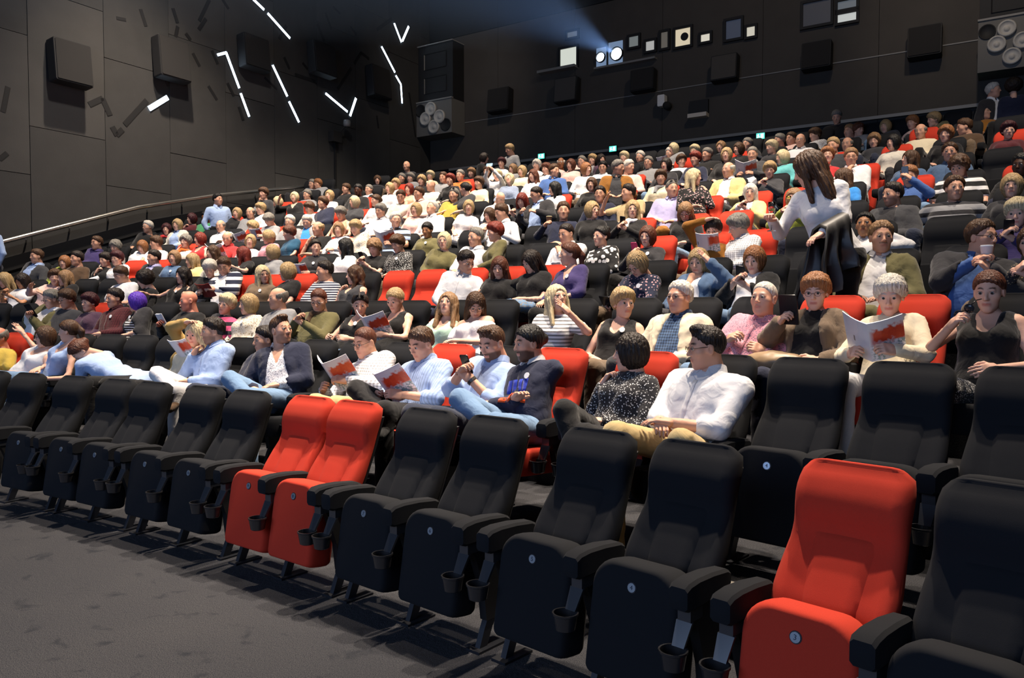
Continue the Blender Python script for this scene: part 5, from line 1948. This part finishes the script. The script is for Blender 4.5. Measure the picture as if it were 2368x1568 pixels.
std = [parse(l) for l in STANDING.strip().split('\n')]
for k, d in enumerate(std):
    who += 1
    lvl = d['row']; r = int(lvl)
    R = ROW_R + ROW_D * (lvl - 1) - .05; F = ROW_F[r - 1] if lvl == r else ROW_F[r]
    if lvl == 11: R += .5
    R += float(d.get('dr', 0))
    if lvl == 10.5: R += .9
    w = on_cyl(d['x'], d['y'], R)
    phi = phi_of(w)
    P = spec(d, who)
    rz = facing(phi)
    hz = max(1.30, min(1.72, w[2] - F))
    P['pos'], P['rz'] = tuple(arc_pt(phi, R, F)), rz
    P['head'] = (0, .04, hz); P['hip'] = (0, .0, hz * .575)
    P['stand'] = True; P['near'] = False; P['tier'] = 2; P['shoes'] = True
    P['hyaw'] = head_yaw(d, w, rz); P['twist'] = P['hyaw'] * .7
    if d['yaw'] > 150: P['twist'] = P['hyaw']
    near_what = ['by the handrail in pale blue, looking across the rows', 'behind the back row near the handrail corner', 'in black behind the back row, seen from the side',
                 'in grey bending behind the back row', 'in black leaning down over the back row', 'in charcoal jacket under the high loudspeaker stack',
                 'seen from behind in navy beside the charcoal jacket', 'at the handrail, cut by the edge of the picture', 'in dark grey on the steps beside the ninth row'][k]
    P['label'] = 'standing person ' + near_what
    P['group'] = 'standing people'
    make_person(P)

# the person standing between the fourth-row seats with a coat over one arm
sw = on_cyl(1878, 392, ROW_R + ROW_D * 3 - .32)
phi = phi_of(sw)
P = dict(sex='f', hair='l', haircol='n', pitch=22, pose=((.30, .34, 1.28, 1), (-.04, .26, 1.16, 1), 'grip', 'relax'), top='blouse', sleeve=3, topname='blouse', topmat=cloth('white'),
         skin='f', legmat=cloth('black'), shoemat=cloth('black'), stand=True, near=True, tier=0, legs='sit', scale=1.12, girth=1.02, seed=3)
P['pos'] = tuple(arc_pt(phi - .12 / ROW_R, ROW_R + ROW_D * 3 - .32, ROW_F[3])); P['rz'] = facing(phi)
P['head'] = (.14, .06, sw[2] - ROW_F[3]); P['hip'] = (-.06, -.02, .98)
d = dict(yaw=104); P['hyaw'] = head_yaw(d, sw, P['rz']); P['twist'] = .25
P['label'] = 'person standing in white blouse and black trousers, coat over one arm'
P['group'] = 'standing people'
SW = make_person(P)

# ------------------------------------------------------------------ things people hold or have on their laps
def cover_mat():
    m, nt, b = new_mat('programme_print')
    co = coords(nt)
    sep = nd(nt, 'ShaderNodeSeparateXYZ'); nt.links.new(co, sep.inputs[0])
    X, Y, Z = sep.outputs
    n1 = noise(nt, 26, 4, co); n2 = noise(nt, 60, 3, co)
    base = mix(nt, noise(nt, 8, 2, co), (.62, .62, .68), (.74, .74, .78))
    def band(v, lo, hi, soft=.012):
        a = nd(nt, 'ShaderNodeMapRange'); a.inputs[1].default_value = lo - soft; a.inputs[2].default_value = lo + soft
        nt.links.new(v, a.inputs[0])
        c = nd(nt, 'ShaderNodeMapRange'); c.inputs[1].default_value = hi + soft; c.inputs[2].default_value = hi - soft
        nt.links.new(v, c.inputs[0])
        return math_n(nt, 'MULTIPLY', a.outputs[0], c.outputs[0])
    zz = math_n(nt, 'ADD', Z, math_n(nt, 'MULTIPLY', math_n(nt, 'SUBTRACT', n1, .5), .10))
    red = math_n(nt, 'MULTIPLY', band(zz, -.015, .085), band(X, -.195, -.015))
    figs = math_n(nt, 'MULTIPLY', math_n(nt, 'MULTIPLY', band(zz, -.13, -.015), band(X, -.2, -.01)), math_n(nt, 'GREATER_THAN', n2, .5))
    c = mix(nt, figs, base, mix(nt, n1, (.16, .22, .30), (.30, .42, .36)))
    c = mix(nt, red, c, mix(nt, n2, (.46, .018, .012), (.66, .09, .025)))
    mark = math_n(nt, 'MULTIPLY', band(X, .095, .105, .002), band(Z, -.03, .01, .002))
    c = mix(nt, mark, c, (.12, .12, .14))
    nt.links.new(c, b.inputs['Base Color'])
    b.inputs['Roughness'].default_value = .35
    return m
M_COVER = cover_mat()
M_PAPER = plain('paper_white', (.74, .75, .78), .6, var=.05)
M_PHONE = plain('phone_body', (.012, .012, .014), .25)
M_SCREEN = plain('phone_screen', (.1, .12, .2), .2, emit=(.55, .65, 1.0), estr=1.6)
M_GLASS = None
def glass():
    m, nt, b = new_mat('clear_glass')
    b.inputs['Transmission Weight'].default_value = 1.0
    b.inputs['Roughness'].default_value = .02
    b.inputs['IOR'].default_value = 1.3
    return m
M_GLASS = glass()
M_WINE = plain('sparkling_wine', (.75, .48, .20), .1)

def booklet_mesh(open_deg=34, w=.20, h=.285):
    mb = MB()
    for s in (-1, 1):
        a = math.radians(open_deg)
        n = 5
        rings = []
        for i in range(n + 1):
            t = i / n
            x = s * w * t * math.cos(a); y = -w * t * math.sin(a) + .012 * math.sin(t * PI)
            rings.append([Vector((x, y, -h / 2)), Vector((x, y, h / 2)), Vector((x, y - .006, h / 2)), Vector((x, y - .006, -h / 2))])
        mb.loft(rings, True)
    return mb.mesh('programme_booklet')
BOOK = booklet_mesh(); FLY = booklet_mesh(12, .12, .22)
def phone_mesh(w, h, t):
    mb = MB(); mb.rbox((0, 0, 0), (w, t, h), .012); return auto_smooth(mb.mesh('phone'), 40)
PH = phone_mesh(.037, .073, .0045); TB = phone_mesh(.062, .10, .005)
def screen_mesh(w, h, y):
    mb = MB(); mb.box((0, y, 0), (w, .0008, h)); return mb.mesh('screen')
PS = screen_mesh(.033, .066, -.0052); TS = screen_mesh(.056, .092, -.0058)

def look_frame(c, reader, up=(0, 0, 1), roll=0):
    """local -y points at the reader, z up"""
    y = (Vector(c) - Vector(reader)).normalized()
    z = Vector(up) - y * Vector(up).dot(y); z.normalize()
    x = y.cross(z)
    M = Matrix.Identity(4)
    for i in range(3): M[i][0], M[i][1], M[i][2], M[i][3] = x[i], y[i], z[i], c[i]
    return M @ Matrix.Rotation(roll, 4, 'Y')

def thing_at(name, M):
    o = empty(name); o.matrix_world = M
    return o

used_labels = {}
for d, o, P in HELD:
    h = d.get('hold')
    if not h or h == 'none': continue
    W = o['M']
    r, k = int(d['row']), 0
    who_l = o['root']['label'].split(',')[0].replace('person', '').strip()
    place = ','.join(o['root']['label'].split(',')[-2:]).strip()
    head = W @ o['head']
    Rw, Lw = W @ o['R'], W @ o['L']
    fwd = (W.to_3x3() @ o['fw'])
    # where the fingers close, in front of the wrists
    Rg = W @ Vector(xf(np.array([[-.02, .075, -.022]]), o['Rm'])[0]); Lg = W @ Vector(xf(np.array([[.02, .075, -.022]]), o['Lm'])[0])
    mid = (Rg + Lg) / 2
    place2 = 'by person %s, %s' % (who_l.split(' under ')[0], place.split(',')[0])
    if (h, place2) in used_labels: place2 = 'in the ' + place
    used_labels[(h, place2)] = 1
    if h in ('book', 'flyer'):
        big = h == 'book'
        c = mid + Vector((0, 0, .03 if big else .02))
        M = look_frame(c, head, roll=rnd.uniform(-.12, .12))
        b = thing_at('programme_booklet', M)
        link('cover', BOOK if big else FLY, M_COVER, b)
        tag(b, ('red-printed open programme held %s' if big else 'red-printed small flyer held %s') % place2, 'booklet', 'programmes in the audience')
    elif h in ('phone', 'tablet', 'pinkphone', 'bluephone'):
        c = Rg if d['pose'] != 'phoneL' else Lg
        if d['pose'] == 'phone' or d['pose'] == 'cam': c = mid
        c = c + Vector((0, 0, .035))
        M = look_frame(c, head, roll=(PI / 2 if h == 'bluephone' else rnd.uniform(-.2, .2)))
        b = thing_at('tablet' if h == 'tablet' else 'phone', M)
        mat = dict(pinkphone=plain('phone_pink', (.55, .06, .16), .4), bluephone=plain('phone_blue', (.25, .42, .62), .4)).get(h, M_PHONE)
        link('case', TB if h == 'tablet' else PH, mat, b); link('screen', TS if h == 'tablet' else PS, M_SCREEN, b)
        tag(b, '%s held %s' % (dict(phone='dark phone with lit screen', tablet='black tablet', pinkphone='pink cased phone', bluephone='light blue phone')[h], place2), 'phone' if h != 'tablet' else 'tablet', 'phones in the audience')
    elif h in ('cup', 'icecup'):
        c = Rg + Vector((0, 0, .02))
        b = thing_at('cup', Matrix.Translation(c))
        mb = MB(); mb.lathe((0, 0, 0), ((.002, -.045), (.028, -.045), (.040, .05), (.042, .052), (.037, .052), (.026, -.04), (.002, -.04)), 'z', 18); mb.build('cup_wall', M_PAPER if h == 'cup' else plain('cup_brown', (.22, .14, .08), .5), b, True)
        mb = MB(); mb.lathe((0, 0, .052), ((.002, 0), (.038, 0), (.038, .008), (.002, .010)), 'z', 18); mb.build('lid', M_PAPER if h == 'cup' else plain('cup_foam', (.75, .66, .40), .6), b, True)
        tag(b, '%s cup held %s' % ('white' if h == 'cup' else 'small brown', place2), 'cup')
    elif h == 'paper':
        M = look_frame(Rg + Vector((0, 0, .03)), head)
        b = thing_at('folded_paper', M); mb = MB(); mb.box((0, 0, 0), (.05, .003, .075)); mb.box((.02, .006, .01), (.04, .003, .06)); mb.build('sheet', M_PAPER, b)
        tag(b, 'folded white paper held %s' % place2, 'paper')
    elif h == 'menu':
        M = look_frame(mid + Vector((0, 0, -.02)), head)
        b = thing_at('folder', M); link('cover', FLY, plain('folder_red', (.20, .025, .02), .4), b)
        tag(b, 'small dark red folder held %s' % place2, 'folder')
    elif h == 'flute':
        b = thing_at('champagne_flute', Matrix.Translation(Rg + Vector((0, 0, .02))))
        mb = MB(); mb.lathe((0, 0, 0), ((.002, -.115), (.032, -.115), (.03, -.11), (.004, -.105), (.0035, -.03), (.018, .0), (.025, .05), (.026, .10), (.0245, .10), (.0235, .05), (.016, .002), (.002, -.005)), 'z', 20); mb.build('bowl_and_stem', M_GLASS, b, True)
        mb = MB(); mb.lathe((0, 0, 0), ((.001, 0), (.015, .004), (.0225, .05), (.0228, .07), (.001, .07)), 'z', 16); mb.build('wine', M_WINE, b, True)
        tag(b, 'champagne flute of amber wine held behind the standing person', 'glass')
    elif h == 'sunnies':
        M = look_frame(Rg + Vector((0, 0, .03)), head, roll=.6)
        b = thing_at('sunglasses', M)
        for s in (-1, 1):
            mb = MB(); mb.lathe((s * .033, 0, 0), ((.001, -.002), (.026, -.002), (.026, .002), (.001, .002)), 'y', 14); mb.build('lens', plain('sunglass_lens', (.03, .03, .035), .12), b, True)
            mb = MB(); mb.tube([(s * .058, 0, .01), (s * .062, -.06, .012), (s * .06, -.12, 0)], .003, 6); mb.build('temple', M_PHONE, b, True)
        tag(b, 'dark folded sunglasses held by the person in the dotted skirt', 'sunglasses')

def find(row, x):
    return min(((d, o, P) for d, o, P in HELD if int(d['row']) == row), key=lambda a: abs(a[0]['x'] - x))
def lump(name, owner, c, r, mat, lab, cat, seed=1, h=.016, amp=.02, extra=None):
    d, o, P = owner
    W = o['M']
    c = np.array(c, float); r = np.array(r, float)
    def f(Pp):
        q = ell(Pp, c, r)
        if extra is not None: q = smin(q, extra(Pp), .05)
        return q + wob(Pp, amp, 26, seed) + wob(Pp, amp * .4, 70, seed + 1)
    V, F = blob(f, c - r - .14, c + r + .14, h)
    b = empty(name); b.matrix_world = W
    link('cloth' if 'bag' not in name else 'body', mesh_np(name, V, F), mat, b)
    tag(b, lab, cat)
    return b
lump('folded_jacket', find(2, 843), (.05, .30, .60), (.24, .14, .075), cloth('olive'), 'olive jacket bundled on the lap of the bespectacled reader in front', 'jacket', 2)
lump('handbag', find(3, 1886), (.10, .34, .66), (.21, .10, .075), plain('tan_leather', (.30, .20, .11), .45), 'soft tan handbag on the lap of the person with the tablet', 'bag', 3, amp=.008)
lump('denim_jacket', find(4, 1228), (-.02, .36, .64), (.26, .15, .08), cloth('jeans', 'leopard'), 'washed denim jacket on the lap beside the empty charcoal seat', 'jacket', 5)
lump('dark_coat', find(3, 642), (-.05, .32, .62), (.26, .14, .09), cloth('black'), 'black coat bundled on the lap of the person in grey', 'coat', 6)
lump('handbag', find(3, 1288), (0, .30, .60), (.15, .10, .06), plain('black_leather', (.010, .010, .011), .5), 'black handbag on the lap of the person in striped white', 'bag', 4, amp=.008)
lump('backpack', find(6, 2208), (-.02, .30, .62), (.17, .12, .10), cloth('black'), 'black bag on the lap of the person in grey stripes', 'bag', 7, amp=.01)
lump('handbag', find(7, 1605), (.02, .33, .64), (.12, .09, .09), plain('bronze_leather', (.10, .08, .03), .4), 'bronze coloured handbag beside the floral blouse', 'bag', 8, amp=.008)
lump('fur_collar', find(6, 1585), (.25, .02, .86), (.10, .09, .07), cloth('mustard'), 'golden brown fur collar beside the person in black', 'coat', 9, amp=.015)
# coat hanging over the standing person's arm: one folded sheet of leather draped over the forearm
W = SW['M']
ea = np.array(SW['LE']); eb = np.array(SW['L'])
axd = nrm(eb - ea); sidev = nrm(np.cross(axd, (0, 0, 1.0)))
rings = []
nu, prof = 16, []
for t in np.linspace(-1, 1, 23):
    prof.append(t)
for i in range(nu + 1):
    u = i / nu
    base = ea + axd * (np.linalg.norm(eb - ea) * (.15 + u * .95))
    lay = []
    for lift in (.0, .022):
        line = []
        for t in prof:
            hang = max(0, abs(t) - .16)
            ln = .46 if t > 0 else .38
            arc = min(1, abs(t) / .16) * (PI / 2)
            off = (.058 + lift) * math.sin(arc) * (1 if t > 0 else -1)
            z = (.058 + lift) * math.cos(arc) - hang / .84 * (ln + .05 * math.sin(u * 7 + (1 if t > 0 else 3)))
            wave = hang * (.075 * math.sin(u * 15 + (0 if t > 0 else 2)) + .03 * math.sin(u * 31 + t * 3))
            sp = (u - .5) * .25 * hang
            line.append(base + sidev * (off + wave + hang * .03 * (1 if t > 0 else -1)) + np.array((0, 0, z)) + axd * (sp + .015 * math.sin(t * 9)))
        lay.append(line)
    rings.append([Vector(p) for p in lay[1] + lay[0][::-1]])
b = empty('leather_coat'); b.matrix_world = W
mb = MB(); mb.loft(rings, True)
link('cloth', auto_smooth(mb.mesh('leather_coat'), 60), plain('black_leather', (.010, .010, .011), .5), b)
tag(b, 'black leather coat draped over the arm of the standing person', 'coat')
g_ = SW['M'] @ SW['R']
b = thing_at('champagne_flute', Matrix.Translation(g_ + Vector((0, 0, .03))))
mb = MB(); mb.lathe((0, 0, 0), ((.002, -.115), (.032, -.115), (.03, -.11), (.004, -.105), (.0035, -.03), (.018, .0), (.025, .05), (.026, .10), (.0245, .10), (.0235, .05), (.016, .002), (.002, -.005)), 'z', 20); mb.build('bowl_and_stem', M_GLASS, b, True)
tag(b, 'empty champagne flute held by the standing person in white', 'glass')
# white sheet on the lap between two light blue shirts
d, o, P = find(2, 1137)
M = o['M'] @ Matrix.Translation((.20, .30, .645)) @ Matrix.Rotation(.5, 4, 'Z') @ Matrix.Rotation(.06, 4, 'X')
b = thing_at('paper_sheet', M); mb = MB(); mb.box((0, 0, 0), (.13, .10, .003)); mb.build('sheet', M_PAPER, b)
tag(b, 'white folded sheet lying on the lap beside the phone user', 'paper')
# printed emblem on the navy sweatshirt
